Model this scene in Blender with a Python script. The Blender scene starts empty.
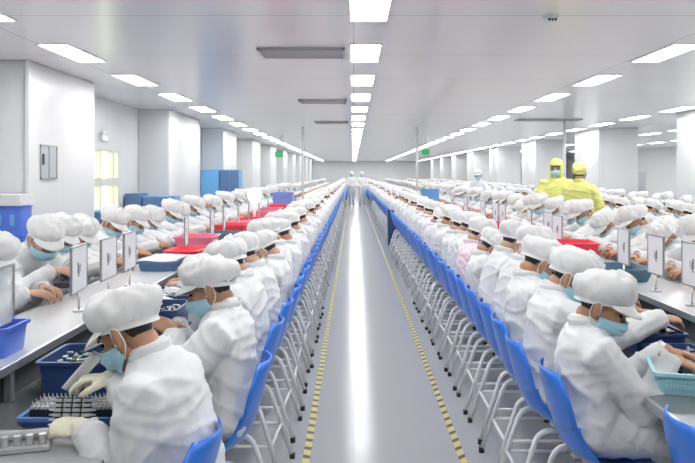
import bpy, bmesh, math, random
from mathutils import Vector, Matrix, noise

random.seed(7)
SC = bpy.context.scene
COL = SC.collection
R = math.radians

# ------------------------------------------------------------------ materials
MATS = {}
def mat(name, col, rough=0.6, metal=0.0, spec=0.5, emit=0.0, bump=0.0, bscale=40.0, var=0.0, vscale=6.0, alpha=1.0, trans=0.0, sss=0.0, coat=0.0):
    m = bpy.data.materials.new(name); m.use_nodes = True
    nt = m.node_tree; b = nt.nodes['Principled BSDF']
    b.inputs['Base Color'].default_value = (*col, 1)
    b.inputs['Roughness'].default_value = rough
    b.inputs['Metallic'].default_value = metal
    b.inputs['Specular IOR Level'].default_value = spec
    b.inputs['Alpha'].default_value = alpha
    b.inputs['Transmission Weight'].default_value = trans
    b.inputs['Coat Weight'].default_value = coat
    if emit:
        b.inputs['Emission Color'].default_value = (*col, 1)
        b.inputs['Emission Strength'].default_value = emit
    if bump or var:
        tc = nt.nodes.new('ShaderNodeTexCoord')
    if var:
        n = nt.nodes.new('ShaderNodeTexNoise'); n.inputs['Scale'].default_value = vscale; n.inputs['Detail'].default_value = 3
        mx = nt.nodes.new('ShaderNodeMix'); mx.data_type = 'RGBA'
        mx.inputs[6].default_value = (*[c * (1 - var) for c in col], 1)
        mx.inputs[7].default_value = (*[min(1, c * (1 + var)) for c in col], 1)
        nt.links.new(tc.outputs['Object'], n.inputs['Vector'])
        nt.links.new(n.outputs['Fac'], mx.inputs[0]); nt.links.new(mx.outputs[2], b.inputs['Base Color'])
    if bump:
        n = nt.nodes.new('ShaderNodeTexNoise'); n.inputs['Scale'].default_value = bscale; n.inputs['Detail'].default_value = 4
        bp = nt.nodes.new('ShaderNodeBump'); bp.inputs['Strength'].default_value = bump; bp.inputs['Distance'].default_value = 0.01
        nt.links.new(tc.outputs['Object'], n.inputs['Vector'])
        nt.links.new(n.outputs['Fac'], bp.inputs['Height']); nt.links.new(bp.outputs['Normal'], b.inputs['Normal'])
    MATS[name] = m
    return m

def seam_mat(name, col, seam, sx, sy, width, rough, axis='XY', spec=0.5, var=0.0):
    """panelled surface: thin seams every sx / sy metres, from object coordinates"""
    m = mat(name, col, rough, spec=spec)
    nt = m.node_tree; b = nt.nodes['Principled BSDF']
    tc = nt.nodes.new('ShaderNodeTexCoord'); sp = nt.nodes.new('ShaderNodeSeparateXYZ')
    nt.links.new(tc.outputs['Object'], sp.inputs[0])
    def line(out, period, w):
        d = nt.nodes.new('ShaderNodeMath'); d.operation = 'DIVIDE'; d.inputs[1].default_value = period
        f = nt.nodes.new('ShaderNodeMath'); f.operation = 'FRACT'
        c = nt.nodes.new('ShaderNodeMath'); c.operation = 'LESS_THAN'; c.inputs[1].default_value = w / period
        nt.links.new(out, d.inputs[0]); nt.links.new(d.outputs[0], f.inputs[0]); nt.links.new(f.outputs[0], c.inputs[0])
        return c.outputs[0]
    mxm = nt.nodes.new('ShaderNodeMath'); mxm.operation = 'MAXIMUM'
    nt.links.new(line(sp.outputs[axis[0]], sx, width), mxm.inputs[0]); nt.links.new(line(sp.outputs[axis[1]], sy, width), mxm.inputs[1])
    mx = nt.nodes.new('ShaderNodeMix'); mx.data_type = 'RGBA'
    mx.inputs[6].default_value = (*col, 1); mx.inputs[7].default_value = (*seam, 1)
    nt.links.new(mxm.outputs[0], mx.inputs[0]); nt.links.new(mx.outputs[2], b.inputs['Base Color'])
    if var:
        n = nt.nodes.new('ShaderNodeTexNoise'); n.inputs['Scale'].default_value = 0.6; n.inputs['Detail'].default_value = 2
        mr = nt.nodes.new('ShaderNodeMapRange'); mr.inputs[3].default_value = rough - var; mr.inputs[4].default_value = rough + var
        nt.links.new(tc.outputs['Object'], n.inputs['Vector']); nt.links.new(n.outputs['Fac'], mr.inputs[0]); nt.links.new(mr.outputs[0], b.inputs['Roughness'])
    return m

def hazard_mat(name, slant):
    m = mat(name, (0.8, 0.68, 0.12), 0.5)
    nt = m.node_tree; b = nt.nodes['Principled BSDF']
    tc = nt.nodes.new('ShaderNodeTexCoord'); sp = nt.nodes.new('ShaderNodeSeparateXYZ'); nt.links.new(tc.outputs['Object'], sp.inputs[0])
    k = nt.nodes.new('ShaderNodeMath'); k.operation = 'MULTIPLY_ADD'; k.inputs[1].default_value = slant
    nt.links.new(sp.outputs[0], k.inputs[0]); nt.links.new(sp.outputs[1], k.inputs[2])
    d = nt.nodes.new('ShaderNodeMath'); d.operation = 'DIVIDE'; d.inputs[1].default_value = 0.13
    f = nt.nodes.new('ShaderNodeMath'); f.operation = 'FRACT'
    c = nt.nodes.new('ShaderNodeMath'); c.operation = 'LESS_THAN'; c.inputs[1].default_value = 0.36
    nt.links.new(k.outputs[0], d.inputs[0]); nt.links.new(d.outputs[0], f.inputs[0]); nt.links.new(f.outputs[0], c.inputs[0])
    mx = nt.nodes.new('ShaderNodeMix'); mx.data_type = 'RGBA'
    mx.inputs[6].default_value = (0.66, 0.58, 0.20, 1); mx.inputs[7].default_value = (0.09, 0.085, 0.06, 1)
    nt.links.new(c.outputs[0], mx.inputs[0]); nt.links.new(mx.outputs[2], b.inputs['Base Color'])
    return m

mat('coat_white', (0.76, 0.765, 0.775), 0.75, spec=0.2, bump=0.12, bscale=9)
mat('coat_pink', (0.84, 0.70, 0.76), 0.75, spec=0.2, bump=0.25, bscale=9)
mat('trouser_white', (0.66, 0.67, 0.69), 0.8, spec=0.2, bump=0.15, bscale=9)
mat('cap_white', (0.79, 0.79, 0.785), 0.8, spec=0.2, bump=0.2, bscale=30)
mat('yellow_suit', (0.80, 0.82, 0.28), 0.75, spec=0.2, bump=0.25, bscale=9)
mat('shoe_white', (0.75, 0.75, 0.75), 0.6)
mat('skin_tan', (0.50, 0.27, 0.165), 0.5, var=0.08, vscale=14)
mat('skin_light', (0.60, 0.36, 0.25), 0.5, var=0.08, vscale=14)
mat('hair_black', (0.016, 0.013, 0.012), 0.45)
mat('mask_blue', (0.40, 0.66, 0.77), 0.8, spec=0.2, bump=0.1, bscale=120)
mat('loop_white', (0.85, 0.85, 0.83), 0.7)
mat('eye_dark', (0.02, 0.015, 0.012), 0.25)
mat('glove_cream', (0.86, 0.82, 0.66), 0.7, bump=0.3, bscale=60)
mat('chair_blue', (0.035, 0.20, 0.76), 0.28, spec=0.5, var=0.06, vscale=3)
mat('tube_white', (0.80, 0.81, 0.82), 0.32)
mat('rubber_black', (0.02, 0.02, 0.02), 0.6)
mat('bench_metal', (0.46, 0.47, 0.48), 0.38, metal=0.2, var=0.05, vscale=2)
mat('bench_dark', (0.16, 0.18, 0.185), 0.22, spec=0.6, var=0.08, vscale=2)
mat('shelf_white', (0.64, 0.65, 0.66), 0.22, spec=0.5)
mat('aluminium', (0.62, 0.63, 0.64), 0.3, metal=0.8)
mat('fascia_dark', (0.05, 0.055, 0.065), 0.35)
mat('bin_navy', (0.028, 0.062, 0.19), 0.35, var=0.06, vscale=5)
mat('tray_blue', (0.09, 0.20, 0.50), 0.35)
mat('crate_blue', (0.10, 0.22, 0.80), 0.3, trans=0.15)
mat('crate_cabinet_blue', (0.16, 0.36, 0.70), 0.4)
mat('slate_blue', (0.10, 0.19, 0.36), 0.4)
mat('sky_plastic', (0.16, 0.44, 0.78), 0.4)
mat('violet_blue', (0.24, 0.32, 0.74), 0.35)
mat('basket_cyan', (0.40, 0.72, 0.82), 0.35)
mat('teal_tray', (0.07, 0.17, 0.25), 0.3)
mat('basin_red', (0.84, 0.055, 0.095), 0.35)
mat('basin_pink', (0.85, 0.22, 0.34), 0.35)
mat('clear_acrylic', (0.85, 0.87, 0.88), 0.1, alpha=0.35)
mat('paper_white', (0.80, 0.79, 0.84), 0.6)
mat('print_grey', (0.20, 0.20, 0.22), 0.6)
mat('frame_metal', (0.42, 0.42, 0.42), 0.3, metal=0.7)
mat('connector_black', (0.025, 0.025, 0.03), 0.4)
mat('connector_silver', (0.65, 0.65, 0.66), 0.28, metal=0.6)
mat('connector_purple', (0.20, 0.05, 0.12), 0.4)
mat('parts_green', (0.16, 0.27, 0.12), 0.5)
mat('light_panel', (1.0, 0.995, 0.985), 0.5, emit=20.0)
mat('light_frame', (0.85, 0.85, 0.85), 0.4)
mat('vent_grey', (0.66, 0.66, 0.67), 0.45)
mat('vent_dark', (0.10, 0.10, 0.11), 0.5)
mat('exit_green', (0.01, 0.30, 0.10), 0.4, emit=0.35)
mat('pipe_white', (0.80, 0.80, 0.79), 0.35)
mat('window_glow', (0.93, 0.98, 0.80), 0.5, emit=1.5)
mat('window_metal', (0.66, 0.68, 0.58), 0.4)
mat('glass_dark', (0.50, 0.53, 0.56), 0.12, spec=0.6)
mat('machine_grey', (0.42, 0.43, 0.45), 0.45)
mat('machine_dark', (0.10, 0.10, 0.115), 0.4)
mat('carton_grey', (0.55, 0.56, 0.56), 0.6)
mat('clear_plastic', (0.86, 0.88, 0.93), 0.15, spec=0.6)
mat('lamp_white', (0.9, 0.9, 0.9), 0.4)
mat('lamp_lit', (1.0, 1.0, 0.98), 0.4, emit=1.3)
seam_mat('wall_panel', (0.73, 0.735, 0.74), (0.56, 0.56, 0.57), 1.18, 1.18, 0.006, 0.34, 'XY', spec=0.28)
seam_mat('ceiling_panel', (0.90, 0.90, 0.905), (0.45, 0.45, 0.46), 3.15, 2.02, 0.012, 0.19, 'XY', spec=0.5)
seam_mat('floor_epoxy', (0.44, 0.45, 0.465), (0.36, 0.37, 0.39), 60, 40, 0.004, 0.16, 'XY', spec=0.06, var=0.0)
hazard_mat('hazard_left', 0.4)
hazard_mat('hazard_right', -1.0)

# ------------------------------------------------------------------ mesh builder
class MB:
    def __init__(s): s.v = []; s.f = []; s.m = []
    def add(s, vs, fs, mi=0):
        o = len(s.v); s.v.extend(Vector(p) for p in vs)
        for f in fs: s.f.append(tuple(o + i for i in f)); s.m.append(mi)
        return s
    def merge(s, o, M=None, mi=None):
        b = len(s.v); s.v.extend((M @ p) if M else p.copy() for p in o.v)
        for f, k in zip(o.f, o.m): s.f.append(tuple(b + i for i in f)); s.m.append(k if mi is None else mi)
        return s
    def xf(s, M): s.v = [M @ p for p in s.v]; return s
    def mesh(s, name, mats, smooth=True, angle=None):
        me = bpy.data.meshes.new(name); me.from_pydata([tuple(p) for p in s.v], [], s.f)
        for mm in mats: me.materials.append(MATS[mm] if isinstance(mm, str) else mm)
        me.polygons.foreach_set('material_index', s.m)
        me.polygons.foreach_set('use_smooth', [smooth] * len(s.f)); me.update()
        if smooth and angle is not None:
            try: me.set_sharp_from_angle(angle=angle)
            except Exception: pass
        return me

def link(name, me, parent=None, loc=None, rz=None):
    o = bpy.data.objects.new(name, me); COL.objects.link(o)
    if parent is not None: o.parent = parent
    if loc is not None: o.location = loc
    if rz is not None: o.rotation_euler = (0, 0, rz)
    return o

def tag(o, label=None, cat=None, group=None, kind=None):
    if label: o['label'] = label
    if cat: o['category'] = cat
    if group: o['group'] = group
    if kind: o['kind'] = kind
    return o

def empty(name, loc, rz=0):
    o = bpy.data.objects.new(name, None); COL.objects.link(o); o.location = loc; o.rotation_euler = (0, 0, rz); o.empty_display_size = 0.05
    return o

def copy_tree(o, parent=None):
    c = o.copy(); COL.objects.link(c); c.parent = parent
    for k in list(o.children): copy_tree(k, c)
    return c

def box(mb, lo, hi, b=0.0, mi=0, seg=1):
    bm = bmesh.new(); bmesh.ops.create_cube(bm, size=1)
    for v in bm.verts:
        v.co = Vector([(lo[i] + hi[i]) / 2 + v.co[i] * (hi[i] - lo[i]) for i in range(3)])
    if b: bmesh.ops.bevel(bm, geom=bm.edges[:], offset=b, segments=seg, affect='EDGES', profile=0.6)
    bm.verts.index_update()
    mb.add([v.co.copy() for v in bm.verts], [[v.index for v in f.verts] for f in bm.faces], mi); bm.free()
    return mb

def rings(mb, rr, mi=0, cap=True, closed=True):
    """rr: list of rings (equal number of points)"""
    n = len(rr[0]); o = len(mb.v)
    vs = [p for r in rr for p in r]; fs = []
    for i in range(len(rr) - 1):
        for j in range(n if closed else n - 1):
            k = (j + 1) % n
            fs.append((i * n + j, i * n + k, (i + 1) * n + k, (i + 1) * n + j))
    if cap:
        fs.append(tuple(reversed(range(n)))); fs.append(tuple((len(rr) - 1) * n + j for j in range(n)))
    mb.add(vs, fs, mi); return mb

def tube(mb, pts, rad, n=8, mi=0, ref=None, flat=1.0, round_ends=False):
    """tube along pts; rad a number or list; flat scales the second axis"""
    pts = [Vector(p) for p in pts]
    if not isinstance(rad, (list, tuple)): rad = [rad] * len(pts)
    rad = list(rad)
    if round_ends:
        a = (pts[0] - pts[1]).normalized(); z = (pts[-1] - pts[-2]).normalized()
        r0, r1 = rad[0], rad[-1]
        pts = [pts[0] + a * r0 * 0.9, pts[0] + a * r0 * 0.55] + pts + [pts[-1] + z * r1 * 0.55, pts[-1] + z * r1 * 0.9]
        rad = [r0 * 0.35, r0 * 0.8] + rad + [r1 * 0.8, r1 * 0.35]
    u = None; rr = []
    for i, p in enumerate(pts):
        t = (pts[min(i + 1, len(pts) - 1)] - pts[max(i - 1, 0)]).normalized()
        if u is None:
            u = Vector(ref) if ref else (Vector((0, 0, 1)) if abs(t.z) < 0.9 else Vector((1, 0, 0)))
        u = (u - t * u.dot(t)).normalized(); w = t.cross(u)
        rr.append([p + u * math.cos(2 * math.pi * j / n) * rad[i] + w * math.sin(2 * math.pi * j / n) * rad[i] * flat for j in range(n)])
    return rings(mb, rr, mi)

def smooth_path(pts, r=0.05, k=4):
    """round the corners of a polyline"""
    pts = [Vector(p) for p in pts]; out = [pts[0]]
    for i in range(1, len(pts) - 1):
        a, b, c = pts[i - 1], pts[i], pts[i + 1]
        d = min(r, (a - b).length * 0.45, (c - b).length * 0.45)
        p, q = b + (a - b).normalized() * d, b + (c - b).normalized() * d
        for j in range(k + 1):
            t = j / k; out.append(p * (1 - t) ** 2 + b * 2 * t * (1 - t) + q * t * t)
    out.append(pts[-1]); return out

def ball(mb, c, r, nu=14, nv=9, mi=0, M=None):
    c = Vector(c); r = r if isinstance(r, (list, tuple)) else (r, r, r)
    vs = [Vector((0, 0, -1))]; fs = []
    for i in range(1, nv):
        a = -math.pi / 2 + math.pi * i / nv
        for j in range(nu):
            b = 2 * math.pi * j / nu; vs.append(Vector((math.cos(a) * math.cos(b), math.cos(a) * math.sin(b), math.sin(a))))
    vs.append(Vector((0, 0, 1))); L = len(vs) - 1
    for j in range(nu):
        k = (j + 1) % nu
        fs.append((0, 1 + k, 1 + j)); fs.append((L, L - nu + j, L - nu + k))
        for i in range(nv - 2):
            fs.append((1 + i * nu + j, 1 + i * nu + k, 1 + (i + 1) * nu + k, 1 + (i + 1) * nu + j))
    out = [Vector((p.x * r[0], p.y * r[1], p.z * r[2])) + c for p in vs]
    if M: out = [M @ p for p in out]
    mb.add(out, fs, mi); return mb

def grid(mb, fn, nu, nv, mi=0, thick=0.0):
    """open surface fn(u,v)->Vector for u,v in 0..1; thick > 0 gives it a second skin"""
    P = [[Vector(fn(i / nu, j / nv)) for j in range(nv + 1)] for i in range(nu + 1)]
    vs = [p for r in P for p in r]; W = nv + 1
    fs = [(i * W + j, (i + 1) * W + j, (i + 1) * W + j + 1, i * W + j + 1) for i in range(nu) for j in range(nv)]
    if thick:
        n = len(vs); nr = []
        for i in range(nu + 1):
            for j in range(nv + 1):
                a = P[min(i + 1, nu)][j] - P[max(i - 1, 0)][j]; b = P[i][min(j + 1, nv)] - P[i][max(j - 1, 0)]
                c = a.cross(b); nr.append(c.normalized() if c.length > 1e-9 else Vector((0, 0, 1)))
        vs = vs + [p - q * thick for p, q in zip(vs, nr)]
        fs2 = [tuple(reversed([n + k for k in f])) for f in fs]
        edge = [(i, 0) for i in range(nu)] 
        side = []
        for i in range(nu):
            a, b = i * W, (i + 1) * W; side.append((b, a, n + a, n + b))
            a, b = i * W + nv, (i + 1) * W + nv; side.append((a, b, n + b, n + a))
        for j in range(nv):
            a, b = j, j + 1; side.append((a, b, n + b, n + a))
            a, b = nu * W + j, nu * W + j + 1; side.append((b, a, n + a, n + b))
        fs = fs + fs2 + side
    mb.add(vs, fs, mi); return mb

DG = bpy.context.evaluated_depsgraph_get
def remesh(mb, voxel, smooth=2, dec=None, disp=None):
    """fuse the pieces of mb into one closed surface; returns an MB"""
    me = bpy.data.meshes.new('tmp'); me.from_pydata([tuple(p) for p in mb.v], [], mb.f)
    o = bpy.data.objects.new('tmp', me); COL.objects.link(o)
    m = o.modifiers.new('r', 'REMESH'); m.mode = 'VOXEL'; m.voxel_size = voxel; m.use_smooth_shade = True
    if smooth:
        s = o.modifiers.new('s', 'SMOOTH'); s.factor = 0.5; s.iterations = smooth
    dg = DG(); dg.update(); ev = o.evaluated_get(dg); em = ev.to_mesh()
    if disp:
        vs = [v.co.copy() + v.normal * disp(v.co, v.normal) for v in em.vertices]
    else:
        vs = [v.co.copy() for v in em.vertices]
    fs = [tuple(p.vertices) for p in em.polygons]
    ev.to_mesh_clear(); bpy.data.objects.remove(o); bpy.data.meshes.remove(me)
    out = MB(); out.add(vs, fs)
    if dec: out = decimate(out, dec)
    return out

def decimate(mb, ratio):
    me = bpy.data.meshes.new('tmp'); me.from_pydata([tuple(p) for p in mb.v], [], mb.f)
    me.polygons.foreach_set('material_index', mb.m)
    for k in range(max(mb.m) + 1): me.materials.append(MATS['coat_white'])
    o = bpy.data.objects.new('tmp', me); COL.objects.link(o)
    m = o.modifiers.new('d', 'DECIMATE'); m.ratio = ratio
    dg = DG(); dg.update(); ev = o.evaluated_get(dg); em = ev.to_mesh()
    out = MB(); out.v = [v.co.copy() for v in em.vertices]; out.f = [tuple(p.vertices) for p in em.polygons]; mxm = max(mb.m); out.m = [min(p.material_index, mxm) for p in em.polygons]
    ev.to_mesh_clear(); bpy.data.objects.remove(o); bpy.data.meshes.remove(me)
    return out

# ------------------------------------------------------------------ people
def rotY(a): return Matrix.Rotation(a, 4, 'Y')
def spine(lean0, lean1, hip, L, n=12):
    p = Vector(hip); out = [(p.copy(), lean0)]
    for i in range(n):
        a = lean0 + (lean1 - lean0) * ((i + 0.5) / n)
        p = p + Vector((math.sin(a), 0, math.cos(a))) * (L / n)
        out.append((p.copy(), lean0 + (lean1 - lean0) * ((i + 1) / n)))
    return out

def sample(sp, s):
    x = s * (len(sp) - 1); i = max(0, min(int(math.floor(x)), len(sp) - 2)); t = x - i
    return sp[i][0].lerp(sp[i + 1][0], t), sp[i][1] * (1 - t) + sp[i + 1][1] * t

def ik(S, W, up, fo, pole):
    d = W - S; L = d.length
    if L > (up + fo) * 0.985: W = S + d.normalized() * (up + fo) * 0.985; d = W - S; L = d.length
    a = (up * up - fo * fo + L * L) / (2 * L); h = math.sqrt(max(up * up - a * a, 0))
    t = d.normalized(); q = pole - t * pole.dot(t); q.normalize()
    return S + t * a + q * h, W

def hand(mb, W, d, n, side, curl=0.6, sc=1.0, fat=1.0, spread=0.09):
    """palm, four unequal bent fingers and a thumb; d towards the fingertips, n the back of the hand, side +1 left / -1 right"""
    d = d.normalized(); n = (n - d * n.dot(d)).normalized(); s = d.cross(n) * side      # s points to the thumb side
    f = fat
    tube(mb, [W - d * 0.03 * sc, W + d * 0.012 * sc, W + d * 0.045 * sc, W + d * 0.085 * sc], [0.024 * sc, 0.027 * sc * f, 0.038 * sc * f, 0.037 * sc * f], 12, ref=s, flat=0.42, round_ends=True)
    ln = [0.072, 0.080, 0.074, 0.058]
    for k in range(4):
        off = (1.5 - k) * 0.0195 * sc
        b = W + d * (0.075 - (0.006 if k in (0, 3) else 0)) * sc + s * off
        dr = (d + s * (1.5 - k) * spread).normalized(); p = b - dr * 0.02 * sc; pts = [p, b + dr * 0.008]; ang = 0.0
        seg = [0.44, 0.31, 0.25]; q = pts[-1]
        for j in range(3):
            ang += curl * (0.75 + 0.12 * k) * (0.85 if j == 0 else 1.0)
            dd = dr * math.cos(ang) - n * math.sin(ang); q = q + dd * ln[k] * seg[j] * sc; pts.append(q)
        r = [0.0105, 0.0098, 0.0090, 0.0083, 0.0072]
        tube(mb, pts, [x * sc * f for x in r], 8, ref=s, round_ends=True)
    b = W + d * 0.022 * sc + s * 0.020 * sc - n * 0.004
    t1 = (d * 0.62 + s * 0.70 - n * 0.42).normalized(); t2 = (d * 0.9 + s * 0.12 - n * 0.48).normalized(); t3 = (d * 0.92 - s * 0.18 - n * 0.42).normalized()
    p1 = b + t1 * 0.042 * sc; p2 = p1 + t2 * 0.032 * sc; p3 = p2 + t3 * 0.024 * sc
    tube(mb, [b, p1, p2, p3], [0.014 * sc * f, 0.0125 * sc * f, 0.0105 * sc * f, 0.0085 * sc * f], 8, ref=n, round_ends=True)

def head_shape(mb, H, female=False):
    def B(c, r): ball(mb, c, r, 16, 11, M=H)
    B((-0.012, 0, 0.030), (0.096, 0.076, 0.080))
    B((0.033, 0, -0.035), (0.060, 0.062, 0.085))
    B((0.052, 0, -0.098), (0.036, 0.040, 0.028))
    B((0.020, 0, -0.078), (0.050, 0.055, 0.040))
    B((0.078, 0, 0.016), (0.016, 0.050, 0.014))
    for s in (-1, 1):
        B((0.062, s * 0.036, -0.042), (0.030, 0.026, 0.030))
        e = MB(); ball(e, (0, 0, 0), (0.020, 0.011, 0.034), 12, 9)
        mb.merge(e, H @ Matrix.Translation((-0.006, s * 0.083, -0.020)) @ Matrix.Rotation(-s * 0.45, 4, 'Z') @ Matrix.Rotation(-0.2, 4, 'Y'))
    tube(mb, [H @ Vector(p) for p in ((0.086, 0, 0.006), (0.098, 0, -0.02), (0.112, 0, -0.044), (0.094, 0, -0.056))], [0.008, 0.010, 0.014, 0.010], 8, round_ends=True)
    B((0.100, 0.012, -0.049), (0.011, 0.008, 0.008)); B((0.100, -0.012, -0.049), (0.011, 0.008, 0.008))
    B((0.089, 0, -0.076), (0.010, 0.024, 0.007)); B((0.087, 0, -0.086), (0.010, 0.021, 0.008))

def nz(p, s): return noise.noise(Vector((p.x * s, p.y * s, p.z * s)))
def wrinkle(seed, amp=1.0):
    off = Vector((seed * 3.17, seed * 1.3, seed * 7.7))
    def f(p, n):
        q = p + off
        a = noise.noise(Vector((q.x * 4.5, q.y * 4.5, q.z * 3.0))) * 0.009
        w = noise.noise(q * 3.5) * 0.11
        b = 1 - abs(noise.noise(Vector(((q.x + q.z * 0.8 + w) * 11, q.y * 3.5, (q.z - q.x * 0.8) * 2.6)))) * 2.2
        c = 1 - abs(noise.noise(Vector(((q.x * 0.4 - q.z + w) * 14 + 5, q.y * 3.5, (q.x + q.z * 0.4) * 3.0)))) * 2.2
        return amp * (a + 0.0085 * max(b, -0.3) ** 3 + 0.0065 * max(c, -0.3) ** 3)
    return f

def cap_mesh(H, seed=0, back=0.0, n=40, yellow=False):
    """puffy bouffant work cap: gathered band, bulging crown; returns (crown, visor)"""
    rnd = Vector((seed * 2.3, seed * 5.1, seed))
    def band(ph):
        return Vector((-0.010 + 0.102 * math.cos(ph), 0.085 * math.sin(ph), 0.010 + 0.038 * math.cos(ph)))
    prof = [(0.99, -0.012), (1.0, 0.0), (1.06, 0.009), (1.115, 0.026), (1.13, 0.048), (1.08, 0.072), (0.95, 0.094), (0.74, 0.110), (0.48, 0.119), (0.22, 0.123), (0.0, 0.124)]
    if n > 30:
        fine = []
        for q in range(len(prof) - 1):
            p0, p1, p2, p3 = prof[max(q - 1, 0)], prof[q], prof[q + 1], prof[min(q + 2, len(prof) - 1)]
            for t in (0, 0.5):
                f_ = lambda i: 0.5 * (2 * p1[i] + (p2[i] - p0[i]) * t + (2 * p0[i] - 5 * p1[i] + 4 * p2[i] - p3[i]) * t * t + (3 * p1[i] - p0[i] - 3 * p2[i] + p3[i]) * t ** 3)
                fine.append((max(f_(0), 0.0), f_(1), q + t))
        prof = fine + [(0.0, prof[-1][1], len(prof) - 1)]
    else: prof = [(a, b, q) for q, (a, b) in enumerate(prof)]
    cr = MB(); rr = []
    for r, h, k in prof:
        ring = []
        for j in range(n):
            ph = 2 * math.pi * j / n; b = band(ph)
            c = Vector((-0.010, 0, 0.016)); d = (b - c); d.z *= max(0, 1 - k / 11)
            fold = 0.035 * math.sin(ph * 14 + seed + 0.8 * math.sin(ph * 2)) * (1 if 1 <= k <= 3 else 0.45 if k < 6 else 0.15) * (0.6 + 0.4 * math.sin(ph * 3 + seed))
            rr_ = r + (fold if k > 0 else 0)
            p = c + Vector((d.x * rr_, d.y * rr_, d.z))
            p.z += h
            bk = max(0, -math.cos(ph)) * (r - 1 if r > 1 else 0) 
            p.x -= 0.16 * max(0, -math.cos(ph)) * max(0, r - 1.0) * (1 + back) + 0.006 * h / 0.113
            p.z -= 0.012 * (0.5 - 0.5 * math.cos(ph)) * max(h, 0) / 0.113 
            if k >= 2:
                q = p + rnd; g = noise.noise(q * 9) * 0.018 + (0.30 - abs(noise.noise(Vector(((q.x + q.z * 0.5) * 22, q.y * 12, q.z * 13))))) * 0.026 + (0.3 - abs(noise.noise(Vector((q.y * 24, q.x * 11, q.z * 15))))) * 0.016
                p += Vector((p.x * 0.7, p.y * 0.7, 0.10)).normalized() * g
            ring.append(H @ p)
        rr.append(ring)
    rings(cr, rr, cap=False)
    vi = MB()
    def vf(u, v):
        ph = R(-68 + 136 * u); b = band(ph); b.z += 0.002
        e = math.cos(ph * 1.25); e = max(e, 0) ** 0.6
        return H @ (b + Vector((0.064 * v * e, 0, (-0.016 * v - 0.012 * v * v) * e - 0.004)) + Vector((0, 0.012 * v * math.sin(ph), 0)))
    grid(vi, vf, 18, 5, thick=0.0025)
    return cr, vi

def mask_mesh(H):
    m = MB()
    def mf(u, v):
        a = -1 + 2 * u; ph = a * R(84); k = abs(a)
        zt = -0.020 - 0.022 * k ** 1.6; zb = -0.120 + 0.036 * k ** 1.5
        z = zt + (zb - zt) * v
        cx = 0.112 + 0.018 * math.sin(math.pi * min(1, v * 1.15 + 0.12)) ** 1.0 - 0.030 * max(0, v - 0.6) / 0.4
        x = -0.002 + cx * math.cos(ph) ** 0.85 + 0.0025 * math.cos(v * math.pi * 7)
        y = (0.078 - 0.010 * v) * math.sin(ph)
        return H @ Vector((x, y, z))
    grid(m, mf, 18, 14, thick=0.002)
    LL = []
    for s in (-1, 1):
        loops = MB(); LL.append(loops)
        tube(loops, smooth_path([H @ Vector(p) for p in ((0.014, s * 0.079, -0.040), (-0.004, s * 0.092, 0.016), (-0.030, s * 0.094, 0.0), (-0.028, s * 0.088, -0.050), (0.014, s * 0.070, -0.086))], 0.02, 3), 0.0022, 6)
    return m, LL

def hair_mesh(H, long=False):
    m = MB()
    def hf(u, v):
        ph = 2 * math.pi * u; c = math.cos(ph)
        lo = -0.078 if c < -0.42 else (0.018 if c > -0.12 else -0.078 + 0.096 * ((c + 0.42) / 0.30))
        if 0.10 < c < 0.42: lo -= 0.022 * math.sin(math.pi * (c - 0.10) / 0.32)
        lo += 0.006 * noise.noise(Vector((ph * 3, 0, 1)))
        if long and c < -0.1: lo -= 0.02
        z = lo + (0.085 - lo) * v
        k = math.sqrt(max(0.05, 1 - ((z - 0.036) / 0.096) ** 2)); k = max(k, 0.55 if z < 0.03 else 0.3)
        return H @ Vector((-0.012 + 0.1035 * k * c, 0.0825 * k * math.sin(ph), z))
    grid(m, hf, 36, 8, thick=0.004)
    return m

DEF = dict(lean0=6, headz=1.09, neck=None, pitch=42, yaw=0, roll=0, wl=None, wr=None, dl=(0.9, -0.4, -0.12), dr=(0.9, 0.4, -0.12),
           nl=(0.1, 0.25, 1), nr=(0.1, -0.25, 1), curl=0.40, skin='skin_tan', coat='coat_white', cap='cap_white', mask='mask_blue', gloves=False, seed=1, stand=False, long=False, hood=False, sho=0.150, pole=(-0.1, 0.30, -0.28), turn=0, L=0.455, bulk=1.0, back=0.0)

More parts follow.
